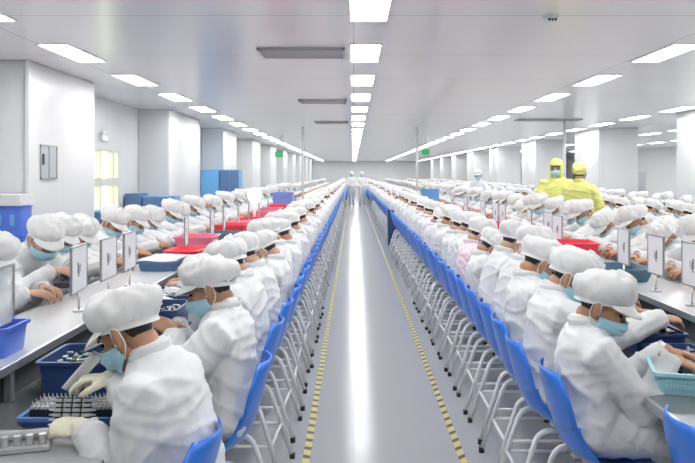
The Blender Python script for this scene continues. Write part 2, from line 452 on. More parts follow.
def make_worker(lod=0, **kw):
    P = dict(DEF); P.update(kw)
    st = P['stand']; hz = 0.93 if st else 0.555; L = 0.50 if st else P['L']
    l0 = R(P['lean0'])
    def head_at(l1):
        sp = spine(l0, l1, (0, 0, hz), L); nb, a = sp[-1]
        na = R(P['neck']) if P['neck'] is not None else l1 * 0.75 + R(P['pitch']) * 0.3
        HR = Matrix.Rotation(R(P['yaw']), 4, 'Z') @ Matrix.Rotation(R(P['pitch']), 4, 'Y') @ Matrix.Rotation(R(P['roll']), 4, 'X')
        sb = nb + Vector((math.sin(na), 0, math.cos(na))) * (0.07 if st else 0.055)
        return sp, nb, sb, Matrix.Translation(sb + HR @ Vector((0.030, 0, 0.074))) @ HR
    lo, hi = R(-5), R(80)
    for _ in range(24):
        mid = (lo + hi) / 2
        if head_at(mid)[3].translation.z > P['headz']: lo = mid
        else: hi = mid
    l1 = mid; sp, nb, sb, H = head_at(l1)
    T = Matrix.Rotation(R(P['turn']), 4, 'Z')
    body, coat, legs = MB(), MB(), MB()
    Y = Vector((0, 1, 0)); bk = P['bulk']
    def sect(mb, s, rx, ry, n=16, dx=0):
        p, a = sample(sp, s); nrm = Vector((math.cos(a), 0, -math.sin(a))); p = p + nrm * dx
        return [p + nrm * math.cos(2 * math.pi * j / n) * rx + Y * math.sin(2 * math.pi * j / n) * ry for j in range(n)]
    # coat trunk
    prof = [(-0.08, 0.110, 0.155, 0.0), (0.0, 0.114, 0.178, 0.0), (0.14, 0.114, 0.178, -0.002), (0.34, 0.112, 0.172, -0.006), (0.55, 0.118, 0.180, -0.002), (0.74, 0.118, 0.186, 0.0), (0.88, 0.106, 0.168, -0.004), (0.97, 0.085, 0.120, 0.0), (1.03, 0.066, 0.075, 0.006)]
    rings(coat, [sect(coat, s, rx * bk, ry * bk, dx=dx) for s, rx, ry, dx in prof])
    rings(body, [sect(body, s, rx * 0.72, ry * 0.72, dx=dx) for s, rx, ry, dx in prof[:-2]])
    # neck and head
    tube(body, [sample(sp, 0.85)[0], nb, sb, H @ Vector((-0.012, 0, -0.03))], [0.056, 0.050, 0.049, 0.052], 14, round_ends=True)
    tube(coat, [sample(sp, 0.9)[0], nb, nb.lerp(sb, 0.85)], [0.085, 0.070, 0.063], 14, round_ends=False)
    head_shape(body, H)
    # legs
    for s in (-1, 1):
        if st:
            hp, kn, an = Vector((0, s * 0.09, 0.90)), Vector((0.02, s * 0.095, 0.50)), Vector((-0.01, s * 0.10, 0.09))
        else:
            hp, kn, an = Vector((0.0, s * 0.085, 0.562)), Vector((0.40, s * 0.105, 0.558)), Vector((0.37, s * 0.105, 0.10))
        tube(body, [hp, kn], [0.062, 0.045], 10, round_ends=True); tube(body, [kn, an], [0.042, 0.032], 10, round_ends=True)
        tube(body, [an + Vector((-0.04, 0, -0.045)), an + Vector((0.12, 0, -0.055))], [0.03, 0.026], 10, round_ends=True)
        tube(legs, [hp, hp.lerp(kn, 0.5), kn], [0.085, 0.082, 0.072], 14, round_ends=True)
        tube(legs, [kn, kn.lerp(an, 0.5), an + Vector((0, 0, 0.0))], [0.070, 0.068, 0.064], 14, round_ends=True)
        tube(legs, [Vector((0, s * 0.03, hz)), hp], [0.08, 0.08], 12, round_ends=True)
        if not st:
            tube(coat, [Vector((-0.02, s * 0.08, 0.575)), Vector((0.10, s * 0.088, 0.578)), Vector((0.22, s * 0.094, 0.572))], [0.088, 0.090, 0.086], 14, round_ends=True)
        else:
            tube(coat, [Vector((0, s * 0.05, 0.95)), Vector((0.0, s * 0.07, 0.78)), Vector((0, s * 0.08, 0.62))], [0.14, 0.125, 0.115], 14, round_ends=True)
    shoes = MB()
    for s in (-1, 1):
        an = Vector((-0.01, s * 0.10, 0.09)) if st else Vector((0.37, s * 0.105, 0.10))
        tube(shoes, [an + Vector((-0.05, 0, -0.05)), an + Vector((0.05, 0, -0.048)), an + Vector((0.15, 0, -0.057))], [0.040, 0.043, 0.034], 10, ref=(0, 1, 0), round_ends=True)
        box(shoes, (an.x - 0.085, an.y - 0.04, 0.0), (an.x + 0.175, an.y + 0.04, 0.022), 0.008)
    # arms
    gl = MB(); cuffs = MB(); sleeves = []
    for s, w, dd, nn in ((1, P['wl'], P['dl'], P['nl']), (-1, P['wr'], P['dr'], P['nr'])):
        p, a = sample(sp, 0.83); S = p + Y * s * P['sho'] * bk
        if w is None: w = (min(S.x + 0.46 - 0.02 * s, 0.53), s * 0.10, 0.925)
        pole = Vector((P['pole'][0], s * P['pole'][1], P['pole'][2]))
        E, W = ik(S, Vector(w), 0.275, 0.245, pole)
        fd = (W - E).normalized()
        tube(body, [sample(sp, 0.80)[0] + Y * s * 0.06, S, E], [0.05, 0.045, 0.036], 10, round_ends=True)
        tube(body, [E, E.lerp(W, 0.5), W], [0.037, 0.030 if P['gloves'] else 0.034, 0.018 if P['gloves'] else 0.025], 10, round_ends=True)
        hand(body, W, Vector(dd), Vector(nn), s, P['curl'], fat=0.72 if P['gloves'] else 1.0)
        if P['gloves']:
            hand(gl, W, Vector(dd), Vector(nn), s, P['curl'], fat=1.12)
            tube(gl, [W - fd * 0.065, W - fd * 0.02, W + Vector(dd) * 0.02], [0.043, 0.036, 0.033], 12, round_ends=True)
        tube(coat, [p + Y * s * 0.07 + Vector((0, 0, -0.01)), S, S.lerp(E, 0.5), E], [0.086, 0.080, 0.071, 0.061], 14, round_ends=True)
        tube(coat, [E, E.lerp(W, 0.45), W - fd * 0.035], [0.061, 0.057, 0.049], 14, round_ends=True)
        cuff_w = (W, fd)
        sleeves.append(cuff_w)
    near = lod == 0
    vx_b, vx_c = (0.0052, 0.0105) if near else (0.011, 0.018) if lod == 1 else (0.018, 0.028)
    out = {}
    body = remesh(body, vx_b, 2, 0.30 if near else 0.35 if lod == 1 else 0.3)
    coat = remesh(coat, vx_c, 4 if near else 2, None if near else 0.3, wrinkle(P['seed'], 1.0 if near else 0.8))
    legs = remesh(legs, 0.014 if near else 0.03, 2, None if near else 0.3, wrinkle(P['seed'] + 20, 0.9))
    if not st:
        SHP = ((0.44, -0.07), (0.48, -0.125), (0.545, -0.165), (0.62, -0.188), (0.69, -0.207), (0.755, -0.224), (0.83, -0.240))
        def press(mb):
            for p in mb.v:
                if 0.44 < p.z < 0.83 and p.x < 0.02:
                    for (z0, x0), (z1, x1) in zip(SHP, SHP[1:]):
                        if z0 <= p.z <= z1:
                            a_ = min(1.1, abs(p.y) / 0.2); lim = x0 + (x1 - x0) * (p.z - z0) / (z1 - z0) + 0.055 + 0.016 + 0.041 * a_ * a_
                            if p.x < lim: p.x = lim + (p.x - lim) * 0.02
                            break
        press(coat); press(legs); press(body)
    if near:
        # stand-up collar and sleeve cuffs are sewn to the coat
        na = (sb - nb).normalized(); p, a = sample(sp, 0.99); fwd = Vector((math.cos(a), 0, -math.sin(a)))
        def cf(u, v):
            ph = R(16 + 328 * u); up = Vector((math.sin(a) * 0.6 + na.x * 0.4, 0, math.cos(a) * 0.6 + na.z * 0.4)).normalized()
            r = 0.070 + 0.008 * v
            return p + up * (-0.004 + 0.056 * v * (1 - 0.45 * max(0, math.cos(ph)))) + fwd * (math.cos(ph) * r * 0.98) + Y * math.sin(ph) * r
        grid(coat, cf, 28, 4, thick=0.004)
        for W, fd in sleeves:
            u = fd.cross(Vector((0, 0, 1))).normalized(); w = u.cross(fd)
            rr = []
            for t, r in ((-0.05, 0.046), (-0.02, 0.044), (0.0, 0.047), (0.001, 0.042), (-0.02, 0.038)):
                rr.append([W + fd * t + (u * math.cos(2 * math.pi * j / 18) + w * math.sin(2 * math.pi * j / 18)) * (r * (1 + 0.05 * math.sin(j * 2.3))) for j in range(18)])
            rings(coat, rr, cap=False)
    cr, vi = cap_mesh(H, P['seed'], P['back'], 64 if near else 20)
    mk, lp = mask_mesh(H); hr = hair_mesh(H, P['long'])
    EE = []
    for s in (-1, 1):
        eyes = MB(); EE.append(eyes)
        ball(eyes, (0.0835, s * 0.031, -0.006), (0.009, 0.013, 0.0055), 10, 7, M=H)
        tube(eyes, [H @ Vector(q) for q in ((0.090, s * 0.014, 0.010), (0.091, s * 0.032, 0.014), (0.080, s * 0.050, 0.008))], [0.003, 0.0035, 0.002], 6)
    parts = [('coat', coat, P['coat'], None), ('trousers', legs, 'trouser_white' if P['coat'] != 'yellow_suit' else 'yellow_suit', None), ('shoes', shoes, 'shoe_white', None), ('hair', hr, 'hair_black', None), ('face_mask', mk, P['mask'], None), ('ear_loop', lp[0], 'loop_white', 'face_mask'), ('ear_loop', lp[1], 'loop_white', 'face_mask'), ('eye', EE[0], 'eye_dark', None), ('eye', EE[1], 'eye_dark', None)]
    if P['hood']:
        hd = MB()
        def hf(u, v):
            ph = R(42 + 276 * u); c = math.cos(ph)
            z = -0.135 + 0.275 * v; k = math.sqrt(max(0, 1 - (max(0, z - 0.03) / 0.112) ** 2)) if z > 0.03 else 1 - 0.10 * max(0, -z - 0.05) / 0.08
            return H @ Vector((-0.012 + 0.120 * k * c, 0.097 * k * math.sin(ph), z))
        grid(hd, hf, 30, 14, thick=0.004)
        def tf(u, v):
            ph = R(-46 + 92 * u); z = 0.045 + 0.095 * v; k = math.sqrt(max(0, 1 - ((z - 0.03) / 0.112) ** 2))
            return H @ Vector((-0.012 + 0.122 * k * math.cos(ph), 0.099 * k * math.sin(ph), z))
        grid(hd, tf, 12, 6, thick=0.004)
        parts.append(('hood', hd, P['cap'], None))
    else:
        parts += [('cap', cr, P['cap'], None), ('visor', vi, P['cap'], 'cap')]
    if P['gloves']: parts.append(('gloves', remesh(gl, 0.006, 2, 0.5), 'glove_cream', None))
    out = {'head': H.translation.copy(), 'H': H.copy()}
    if near:
        out['body'] = body.mesh('body', [P['skin']])
        out['parts'] = [(n, m.mesh(n, [mm]), par) for n, m, mm, par in parts]
    else:
        J = MB(); ml = [P['skin']]; J.merge(body, mi=0)
        for n, m, mm, par in parts:
            if n == 'ear_loop' or (lod == 2 and n in ('eye', 'shoes')): continue
            if mm not in ml: ml.append(mm)
            if lod == 2 and n in ('hair', 'face_mask', 'visor'): m = decimate(m, 0.3)
            J.merge(m, mi=ml.index(mm))
        out['mesh'] = J.mesh('worker', ml); out['MB'] = J; out['mats'] = ml
    return out

def put_worker(W, head_x, depth, rz, label, group, z=0.0, dx_hip=None, sc=1.0):
    """stand or seat a worker so that the head is over (head_x, depth)"""
    h = Matrix.Rotation(rz, 3, 'Z') @ W['head'] * sc
    loc = (head_x - h.x, depth - h.y, z) if dx_hip is None else (dx_hip, depth, z)
    if 'mesh' in W:
        o = link('person', W['mesh'], None, loc, rz)
    else:
        o = link('person', W['body'], None, loc, rz); made = {}
        for n, me, par in W['parts']:
            made[n] = link(n, me, made.get(par, o))
    o.scale = (sc, sc, sc)
    tag(o, label, 'person', group)
    return o

# ------------------------------------------------------------------ chairs
def chair_parts():
    """blue one-piece shell on white bent-tube legs; faces +X, origin on the floor under the seat's centre"""
    sh = MB()
    prof = [(0.215, 0.415), (0.205, 0.440), (0.150, 0.452), (0.02, 0.440), (-0.070, 0.446), (-0.125, 0.480), (-0.165, 0.545), (-0.188, 0.620), (-0.207, 0.690), (-0.224, 0.755), (-0.238, 0.815)]
    pr = smooth_path([Vector((x, 0, z)) for x, z in prof], 0.03, 2)
    n = len(pr) - 1
    def sf(u, v):
        x = v * n; i = min(int(x), n - 1); p = pr[i].lerp(pr[i + 1], x - i)
        a = -1 + 2 * u
        w = 0.200 - 0.012 * max(0, (0.20 - p.x - 0.2)) 
        if p.z > 0.70: w *= 1 - 0.42 * ((p.z - 0.70) / 0.115) ** 2
        if 0.47 < p.z < 0.60 and p.x < -0.1: w *= 1 - 0.10 * math.sin(math.pi * (p.z - 0.47) / 0.13)
        dish = 0.024 * a * a
        q = Vector((p.x, a * w, p.z))
        if p.z < 0.60: q.z += dish * (0.5 + (0.9 if p.x < 0.0 else 0.0) * min(1, -min(p.x, 0) / 0.1))
        if p.x < 0.0: q.x += dish * 1.7 * min(1, -p.x / 0.12)
        return q
    grid(sh, sf, 14, 40, thick=0.007)
    legs = []
    for s in (-1, 1):
        top = 0.423
        legs.append(smooth_path([(0.02, s * 0.165, top), (0.15, s * 0.168, top), (0.225, s * 0.195, 0.015)], 0.06, 5))
        legs.append(smooth_path([(0.02, s * 0.165, top), (-0.13, s * 0.168, top), (-0.265, s * 0.195, 0.015)], 0.06, 5))
    bars = [[(-0.205, -0.183, 0.20), (-0.205, 0.183, 0.20)], [(0.196, -0.184, 0.17), (0.196, 0.184, 0.17)], [(-0.205, -0.182, 0.20), (0.19, -0.182, 0.20)], [(-0.205, 0.182, 0.20), (0.19, 0.182, 0.20)]]
    return sh, legs, bars
SH, LEGS, BARS = chair_parts()
CH_SHELL = SH.mesh('seat_shell', ['chair_blue'])
CH_LEG = []
for l in LEGS:
    m = MB(); tube(m, l, 0.0130, 10); CH_LEG.append(m.mesh('leg', ['tube_white']))
CH_FOOT = []
for l in LEGS:
    m = MB(); e = Vector(l[-1]); tube(m, [(e.x, e.y, 0.0), (e.x, e.y, 0.03)], 0.0155, 10); CH_FOOT.append(m.mesh('foot_cap', ['rubber_black']))
CH_BAR = []
for l in BARS:
    m = MB(); tube(m, l, 0.0085, 8); CH_BAR.append(m.mesh('crossbar', ['tube_white']))
m = MB(); m.merge(SH)
for l in LEGS + BARS: tube(m, l, 0.011, 5, mi=1)
CH_FAR = decimate(m, 0.45).mesh('chair', ['chair_blue', 'tube_white'])

def put_chair(x, y, rz, label, group, near=True):
    if near:
        o = empty('chair', (x, y, 0), rz)
        link('seat_shell', CH_SHELL, o)
        for a, b in zip(CH_LEG, CH_FOOT):
            l = link('leg', a, o); link('foot_cap', b, l)
        for b in CH_BAR: link('crossbar', b, o)
    else:
        o = link('chair', CH_FAR, None, (x, y, 0), rz)
    tag(o, label, 'chair', group)
    return o

ORD = ['first', 'second', 'third', 'fourth', 'fifth', 'sixth', 'seventh', 'eighth', 'ninth', 'tenth', 'eleventh', 'twelfth', 'thirteenth', 'fourteenth', 'fifteenth', 'sixteenth', 'seventeenth', 'eighteenth', 'nineteenth', 'twentieth',
       'twenty-first', 'twenty-second', 'twenty-third', 'twenty-fourth', 'twenty-fifth', 'twenty-sixth', 'twenty-seventh', 'twenty-eighth', 'twenty-ninth', 'thirtieth']

# ------------------------------------------------------------------ room shell
CZ = 2.90
Y0, Y1 = -3.0, 74.0
XL, XR = -4.32, 15.0
def struct(name, mb, mats, smooth=False):
    return tag(link(name, mb.mesh(name, mats, smooth)), kind='structure')
b = MB(); box(b, (XL - 0.2, Y0, -0.12), (XR, Y1, 0.0)); struct('floor', b, ['floor_epoxy'])
b = MB(); box(b, (XL - 0.2, Y0, CZ), (XR, Y1, CZ + 0.12)); struct('ceiling', b, ['ceiling_panel'])
# left wall with a window opening
WY0, WY1, WZ0, WZ1 = 12.2, 13.6, 0.92, 2.03
b = MB()
box(b, (XL - 0.2, Y0, 0), (XL, WY0, CZ)); box(b, (XL - 0.2, WY1, 0), (XL, Y1, CZ))
box(b, (XL - 0.2, WY0, 0), (XL, WY1, WZ0)); box(b, (XL - 0.2, WY0, WZ1), (XL, WY1, CZ)); struct('wall_left', b, ['wall_panel'])
w = empty('window_1', (XL, (WY0 + WY1) / 2, WZ0)); tag(w, kind='structure')
m = MB(); hw = (WY1 - WY0) / 2; hh = WZ1 - WZ0
for a, c in ((-hw, -hw + 0.05), (hw - 0.05, hw), (-0.30, -0.25), (0.36, 0.42)): box(m, (-0.08, a, 0), (0.02, c, hh))
for a, c in ((0, 0.05), (hh - 0.04, hh), (hh * 0.42, hh * 0.42 + 0.14)): box(m, (-0.085, -hw, a), (0.015, hw, c))
link('window_frame', m.mesh('window_frame', ['window_metal'], False), w)
m = MB(); box(m, (-0.10, -hw, 0), (-0.09, hw, hh)); link('window_pane', m.mesh('window_pane', ['window_glow'], False), w)
b = MB(); box(b, (XR, Y0, 0), (XR + 0.2, Y1, CZ)); struct('wall_right', b, ['wall_panel'])
b = MB(); box(b, (XL - 0.2, Y1, 0), (XR, Y1 + 0.2, CZ)); struct('wall_end', b, ['wall_panel'])
b = MB(); box(b, (XL - 0.2, Y0 - 0.2, 0), (XR, Y0, CZ)); struct('wall_rear', b, ['wall_panel'])
k = 0
for y, d in [(8.45, 2.15), (14.9, 3.0), (21.1, 2.4), (27.2, 2.4), (33.3, 2.4), (39.4, 2.4), (45.5, 2.4), (51.6, 2.4), (57.7, 2.4), (63.8, 2.4)]:
    b = MB(); box(b, (XL + 0.001, y, 0), (-3.70, y + d, CZ - 0.001), 0.02, seg=3); struct('column', b, ['wall_panel'], True)
b = MB(); box(b, (-3.72, 8.40, 0), (-3.68, 8.449, CZ)); struct('trim_1', b, ['wall_panel'])
for y in (6.4, 13.6, 20.9, 28.2, 35.5, 42.8, 50, 57, 64):
    b = MB(); box(b, (6.95, y, 0), (8.05, y + 2.3, CZ - 0.001), 0.02, seg=3); struct('column', b, ['wall_panel'], True)
# floor tapes
for nm, x, mm, side in (('floor_tape', -0.262, 'hazard_left', 'left'), ('floor_tape', 0.615, 'hazard_right', 'right')):
    b = MB(); box(b, (-0.021, -2.5, 0), (0.021, 60, 0.0015))
    o = link(nm, b.mesh(nm, [mm], False), None, (x, 0, 0.0005)); tag(o, f'yellow and black hazard tape on the floor along the {side} side of the aisle', 'tape')

# ------------------------------------------------------------------ ceiling lights
m = MB(); box(m, (-0.15, -0.565, -0.006), (0.15, 0.565, 0.0)); LP = m.mesh('diffuser', ['light_panel'], False)
m = MB()
for lo, hi in (((-0.165, -0.58, -0.012), (-0.15, 0.58, 0)), ((0.15, -0.58, -0.012), (0.165, 0.58, 0)), ((-0.15, -0.58, -0.012), (0.15, -0.565, 0)), ((-0.15, 0.565, -0.012), (0.15, 0.58, 0))): box(m, lo, hi)
LF = m.mesh('frame', ['light_frame'], False)
ROWS = [(-3.0, 'along the left wall'), (0.13, 'over the central aisle'), (3.36, 'over the right walkway'), (6.5, 'in front of the right columns'), (9.6, 'in the hall beyond the right columns'), (12.6, 'along the far right wall')]
for rx, where in ROWS:
    for k in range(-3, 30 if rx < 9 else 16):
        y = 7.96 + 2.28 * k
        if y > Y1 - 1.5: break
        o = empty('ceiling_light', (rx, y, CZ))
        link('frame', LF, o); link('diffuser', LP, o)
        kk = k + 3
        if kk < 14: tag(o, f'ceiling light panel {where}, {ORD[kk]} from the near end', 'ceiling light', 'ceiling lights ' + where)
        else: tag(o, f'small far-off ceiling light panel {where}', 'ceiling light', 'distant ceiling lights ' + where)

# ------------------------------------------------------------------ benches
def bench(xa, xs0, xs1, xb, y0, y1, label):
    """long assembly bench: two worktops, a raised middle shelf on posts"""
    o = empty('workbench', ((xa + xb) / 2, y0, 0)); cx = (xa + xb) / 2
    def P(name, lo, hi, mm, bev=0.004, par=None):
        q = MB(); box(q, (lo[0] - cx, lo[1] - y0, lo[2]), (hi[0] - cx, hi[1] - y0, hi[2]), bev)
        return link(name, q.mesh(name, [mm], False), par or o)
    a, c = min(xa, xb), max(xa, xb); s0, s1 = min(xs0, xs1), max(xs0, xs1)
    P('worktop', (a, y0, 0.722), (c, y1, 0.75), 'bench_dark')
    P('edge_strip', (a - 0.006, y0, 0.715), (a + 0.012, y1, 0.7515), 'aluminium', 0.002); P('edge_strip', (c - 0.012, y0, 0.715), (c + 0.006, y1, 0.7515), 'aluminium', 0.002)
    P('raised_shelf', (s0 + 0.01, y0, 0.885), (s1 - 0.01, y1, 0.900), 'shelf_white')
    P('shelf_edge', (s0 - 0.004, y0, 0.868), (s0 + 0.012, y1, 0.903), 'aluminium', 0.002); P('shelf_edge', (s1 - 0.012, y0, 0.868), (s1 + 0.004, y1, 0.903), 'aluminium', 0.002)
    for x in (s0 + 0.05, s1 - 0.05): P('back_panel', (x - 0.005, y0, 0.75), (x + 0.005, y1, 0.885), 'fascia_dark', 0)
    y = y0 + 0.05
    k = 0
    while y < min(y1, 40):
        for x in (a + 0.47, c - 0.47): P('leg', (x - 0.02, y, 0), (x + 0.02, y + 0.04, 0.722), 'pipe_white', 0.003)
        for x in (s0 + 0.025, s1 - 0.025): P('shelf_post', (x - 0.015, y, 0.75), (x + 0.015, y + 0.03, 0.885), 'aluminium', 0.002)
        y += 1.8; k += 1
    P('foot_rail', (a + 0.40, y0 + 0.1, 0.18), (a + 0.44, y1, 0.21), 'pipe_white', 0.002); P('foot_rail', (c - 0.44, y0 + 0.1, 0.18), (c - 0.40, y1, 0.21), 'pipe_white', 0.002)
    tag(o, label, 'workbench')
    return o
bench(-0.715, -1.26, -1.66, -2.10, 0.9, 60, 'long grey assembly bench with raised white shelf left of the aisle')
bench(1.115, 1.68, 2.08, 2.50, 1.0, 60, 'long grey assembly bench with raised white shelf right of the aisle')
bench(4.32, 4.80, 5.26, 5.72, 2.5, 60, 'long assembly bench beyond the walkway, second bench right of the aisle')
# bright steel insert at the near end of the left bench
q = MB(); box(q, (-1.20, 0.95, 0.751), (-0.735, 2.44, 0.757), 0.002)
o = link('steel_plate', q.mesh('steel_plate', ['bench_metal'], False)); tag(o, 'bright steel work plate lying on the near end of the left bench', 'metal plate')

# ------------------------------------------------------------------ bins, trays, baskets
def open_bin(w, d, h, t=0.005, rim=0.012, taper=0.92, slots=False):
    """open-top tapered bin with rolled rim; origin at the base centre"""
    body = MB()
    def ring(s, z, inset=0.0, n=5):
        hw, hd = w / 2 * s - inset, d / 2 * s - inset; r = min(hw, hd) * 0.16; pts = []
        for cx, cy, a0 in ((hw - r, hd - r, 0), (-hw + r, hd - r, 90), (-hw + r, -hd + r, 180), (hw - r, -hd + r, 270)):
            for j in range(n):
                a = R(a0 + 90 * j / (n - 1)); pts.append(Vector((cx + r * math.cos(a), cy + r * math.sin(a), z)))
        return pts
    lv = [ring(taper, 0.0), ring(1 - (1 - taper) * 0.1, h - rim * 1.2), ring(1.0, h - rim * 1.15), ring(1.0, h - rim * 1.1, -rim * 0.8), ring(1.0, h, -rim * 0.8), ring(1.0, h, t), ring(taper, t + 0.002, t)]
    rings(body, lv, cap=True)
    return body
def put_bin(name, w, d, h, mm, loc, rz, label, cat, group=None, content=None, taper=0.92, ribs=0, extra=None):
    m = open_bin(w, d, h, taper=taper)
    o = link(name, m.mesh(name, [mm], True, R(35)), None, loc, rz)
    if ribs:      # pierced side bands
        for s in (-1, 1):
            q = MB()
            for r_ in range(2):
                for k in range(ribs):
                    x = -w * 0.40 + w * 0.8 * (k + 0.5) / ribs; z = h * (0.38 + 0.26 * r_)
                    sx = (taper + (1 - taper) * (z / h)) * d / 2
                    box(q, (x - w * 0.8 / ribs * 0.32, s * sx - 0.0035, z - h * 0.08), (x + w * 0.8 / ribs * 0.32, s * sx + 0.0035, z + h * 0.08))
            link('pierced_band', q.mesh('pierced_band', ['sky_plastic' if mm != 'basket_cyan' else mm], False), o)
    tag(o, label, cat, group)
    return o

def loose_parts(name, w, d, z0, z1, mm, loc, rz, label, n=60, size=0.014, seed=3, pins=False):
    """a bed of small loose components, nobody could count them"""
    rs = random.Random(seed); q = MB()
    box(q, (-w / 2, -d / 2, z0), (w / 2, d / 2, (z0 + z1) / 2 ), 0.002)
    for k in range(n):
        x, y = rs.uniform(-w / 2 + size, w / 2 - size), rs.uniform(-d / 2 + size, d / 2 - size); z = (z0 + z1) / 2 + rs.uniform(0, (z1 - z0) / 2)
        c = MB(); box(c, (-size, -size * 0.35, -size * 0.3), (size, size * 0.35, size * 0.3), 0.001)
        q.merge(c, Matrix.Translation((x, y, z)) @ Matrix.Rotation(rs.uniform(0, 6.3), 4, 'Z') @ Matrix.Rotation(rs.uniform(-0.5, 0.5), 4, 'X'), mi=1 if rs.random() < 0.6 else 0)
    o = link(name, q.mesh(name, list(mm), False), None, loc, rz); tag(o, label, 'components', kind='stuff')
    return o

BZ, SZ = 0.7505, 0.9005
def rack_of_connectors(w, d, loc, rz, label, rows=4, cols=20, h=0.06):
    q = MB()
    for r_ in range(rows):
        y = -d / 2 + d * (r_ + 0.5) / rows
        box(q, (-w / 2, y - d / rows * 0.36, 0), (w / 2, y + d / rows * 0.36, h * 0.72), 0.002, 0)
        for c in range(cols):
            x = -w / 2 + w * (c + 0.5) / cols
            box(q, (x - w / cols * 0.33, y - d / rows * 0.34, h * 0.70), (x + w / cols * 0.33, y + d / rows * 0.34, h * 0.88), 0.001, 1)
            tube(q, [(x, y, h * 0.85), (x, y, h * 1.12)], [0.0035, 0.0015], 5, 1)
    o = link('connector_rows', q.mesh('connector_rows', ['connector_black', 'connector_silver'], False), None, loc, rz)
    tag(o, label, 'components', kind='stuff'); return o

# left bench, near worker
put_bin('storage_bin', 0.40, 0.30, 0.145, 'bin_navy', (-0.985, 2.92, BZ), 0.0, 'deep navy bin of green parts behind the connector tray on the left bench', 'bin')
loose_parts('green_parts', 0.34, 0.24, 0.02, 0.135, ('parts_green', 'connector_silver'), (-0.985, 2.92, BZ), 0, 'green and silver small parts heaped in the deep navy bin', 160, 0.012, 5)
put_bin('parts_tray', 0.345, 0.17, 0.035, 'tray_blue', (-0.945, 2.56, BZ), 0.0, 'shallow blue tray of black connectors in front of the deep navy bin', 'tray', taper=0.96)
rack_of_connectors(0.30, 0.125, (-0.945, 2.56, BZ + 0.0085), 0, 'rows of black and silver connectors standing in the shallow blue tray', 4, 20, 0.062)
# metal fixture block at the bottom-left
q = MB()
box(q, (-0.09, -0.05, 0), (0.09, 0.05, 0.02), 0.004); 
for k in range(5): tube(q, [(-0.075 + 0.035 * k, -0.03, 0.018), (-0.075 + 0.035 * k, -0.03, 0.05)], 0.011, 10)
tube(q, [(-0.10, 0.02, 0.035), (0.10, 0.02, 0.035)], 0.015, 12)
o = link('assembly_jig', q.mesh('assembly_jig', ['connector_silver'], True, R(35)), None, (-1.02, 2.27, 0.7575), 0.3); tag(o, 'small steel assembly jig with round pegs on the steel work plate', 'jig')
# stacks of navy bins between the near workers on the left bench
for i, (x, y, n, w) in enumerate([(-0.96, 3.62, 2, 0.26), (-0.98, 4.05, 2, 0.26), (-0.97, 4.9, 1, 0.26), (-0.97, 5.6, 2, 0.26), (-0.97, 6.5, 1, 0.26)]):
    for k in range(n):
        put_bin('storage_bin', w, 0.30, 0.105, 'bin_navy', (x, y, BZ + k * 0.1055), 0.04 * ((i * 7 + k * 3) % 3 - 1),
                f'navy parts bin on the left bench, {ORD[i]} stack from the front, {"upper" if k else "lower" if n > 1 else "single"} bin', 'bin', 'navy bins along the left bench')
    loose_parts('silver_parts', w * 0.85, 0.24, (n - 1) * 0.1055 + 0.03, (n - 1) * 0.1055 + 0.095, ('connector_black', 'connector_silver'), (x, y, BZ), 0, f'silver and black parts in the top bin of the {ORD[i]} navy stack on the left bench', 90, 0.014, 20 + i)
# raised shelf, left
o = put_bin('crate', 0.30, 0.20, 0.115, 'crate_blue', (-1.46, 2.89, SZ), 0.0, 'bright blue open crate at the near end of the left raised shelf', 'crate')
put_bin('parts_tray', 0.27, 0.50, 0.07, 'slate_blue', (-1.41, 5.55, SZ), 0.0, 'slate blue tray under a white sheet on the left raised shelf', 'tray')
q = MB(); grid(q, lambda u, v: (-0.14 + 0.28 * u, -0.26 + 0.52 * v, 0.073 + 0.004 * math.sin(u * 7 + v * 5)), 8, 8, thick=0.003)
o = link('paper_sheet', q.mesh('paper_sheet', ['paper_white']), None, (-1.41, 5.55, SZ + 0.003)); tag(o, 'white sheet lying over the slate blue tray on the left shelf', 'sheet')
RB = [(-1.33, 5.98, 'basin_red', 0.26, 0.10), (-1.42, 6.75, 'basin_pink', 0.34, 0.14), (-1.38, 7.9, 'teal_tray', 0.36, 0.08), (-1.40, 8.6, 'basin_red', 0.34, 0.12), (-1.38, 9.5, 'basin_pink', 0.36, 0.10), (-1.40, 10.4, 'basin_red', 0.36, 0.09),
      (-1.38, 11.6, 'basin_pink', 0.36, 0.12), (-1.40, 12.8, 'basin_pink', 0.36, 0.12), (-1.40, 14.0, 'basin_red', 0.36, 0.12), (-1.38, 15.6, 'violet_blue', 0.40, 0.16), (-1.38, 17.0, 'basin_pink', 0.36, 0.12)]
CN = {'basin_red': 'red', 'basin_pink': 'pink', 'teal_tray': 'dark teal', 'violet_blue': 'violet blue', 'bin_navy': 'navy', 'basket_cyan': 'cyan'}
def shelf_row(rows, side):
    cnt = {}
    for x, y, mm, w, h in rows:
        cnt[mm] = cnt.get(mm, 0) + 1
        put_bin('basin', w, 0.40, h, mm, (x, y, SZ), 0.1 * math.sin(y * 7), f'{CN[mm]} plastic basin on the {side} raised shelf, {ORD[cnt[mm] - 1]} {CN[mm]} one from the front', 'basin', f'basins on the {side} raised shelf', taper=0.84)
shelf_row(RB, 'left')
shelf_row([(1.77, 4.95, 'teal_tray', 0.34, 0.085), (1.80, 6.05, 'basin_red', 0.34, 0.15), (1.74, 6.6, 'basin_pink', 0.24, 0.10), (1.78, 8.0, 'basin_red', 0.40, 0.09), (1.80, 8.8, 'basin_red', 0.36, 0.08), (1.78, 9.8, 'basin_pink', 0.40, 0.10), (1.78, 11.2, 'basin_red', 0.36, 0.10), (1.80, 12.6, 'basin_pink', 0.36, 0.10), (1.80, 14.4, 'violet_blue', 0.36, 0.10), (1.80, 16.2, 'basin_pink', 0.36, 0.10)], 'right')
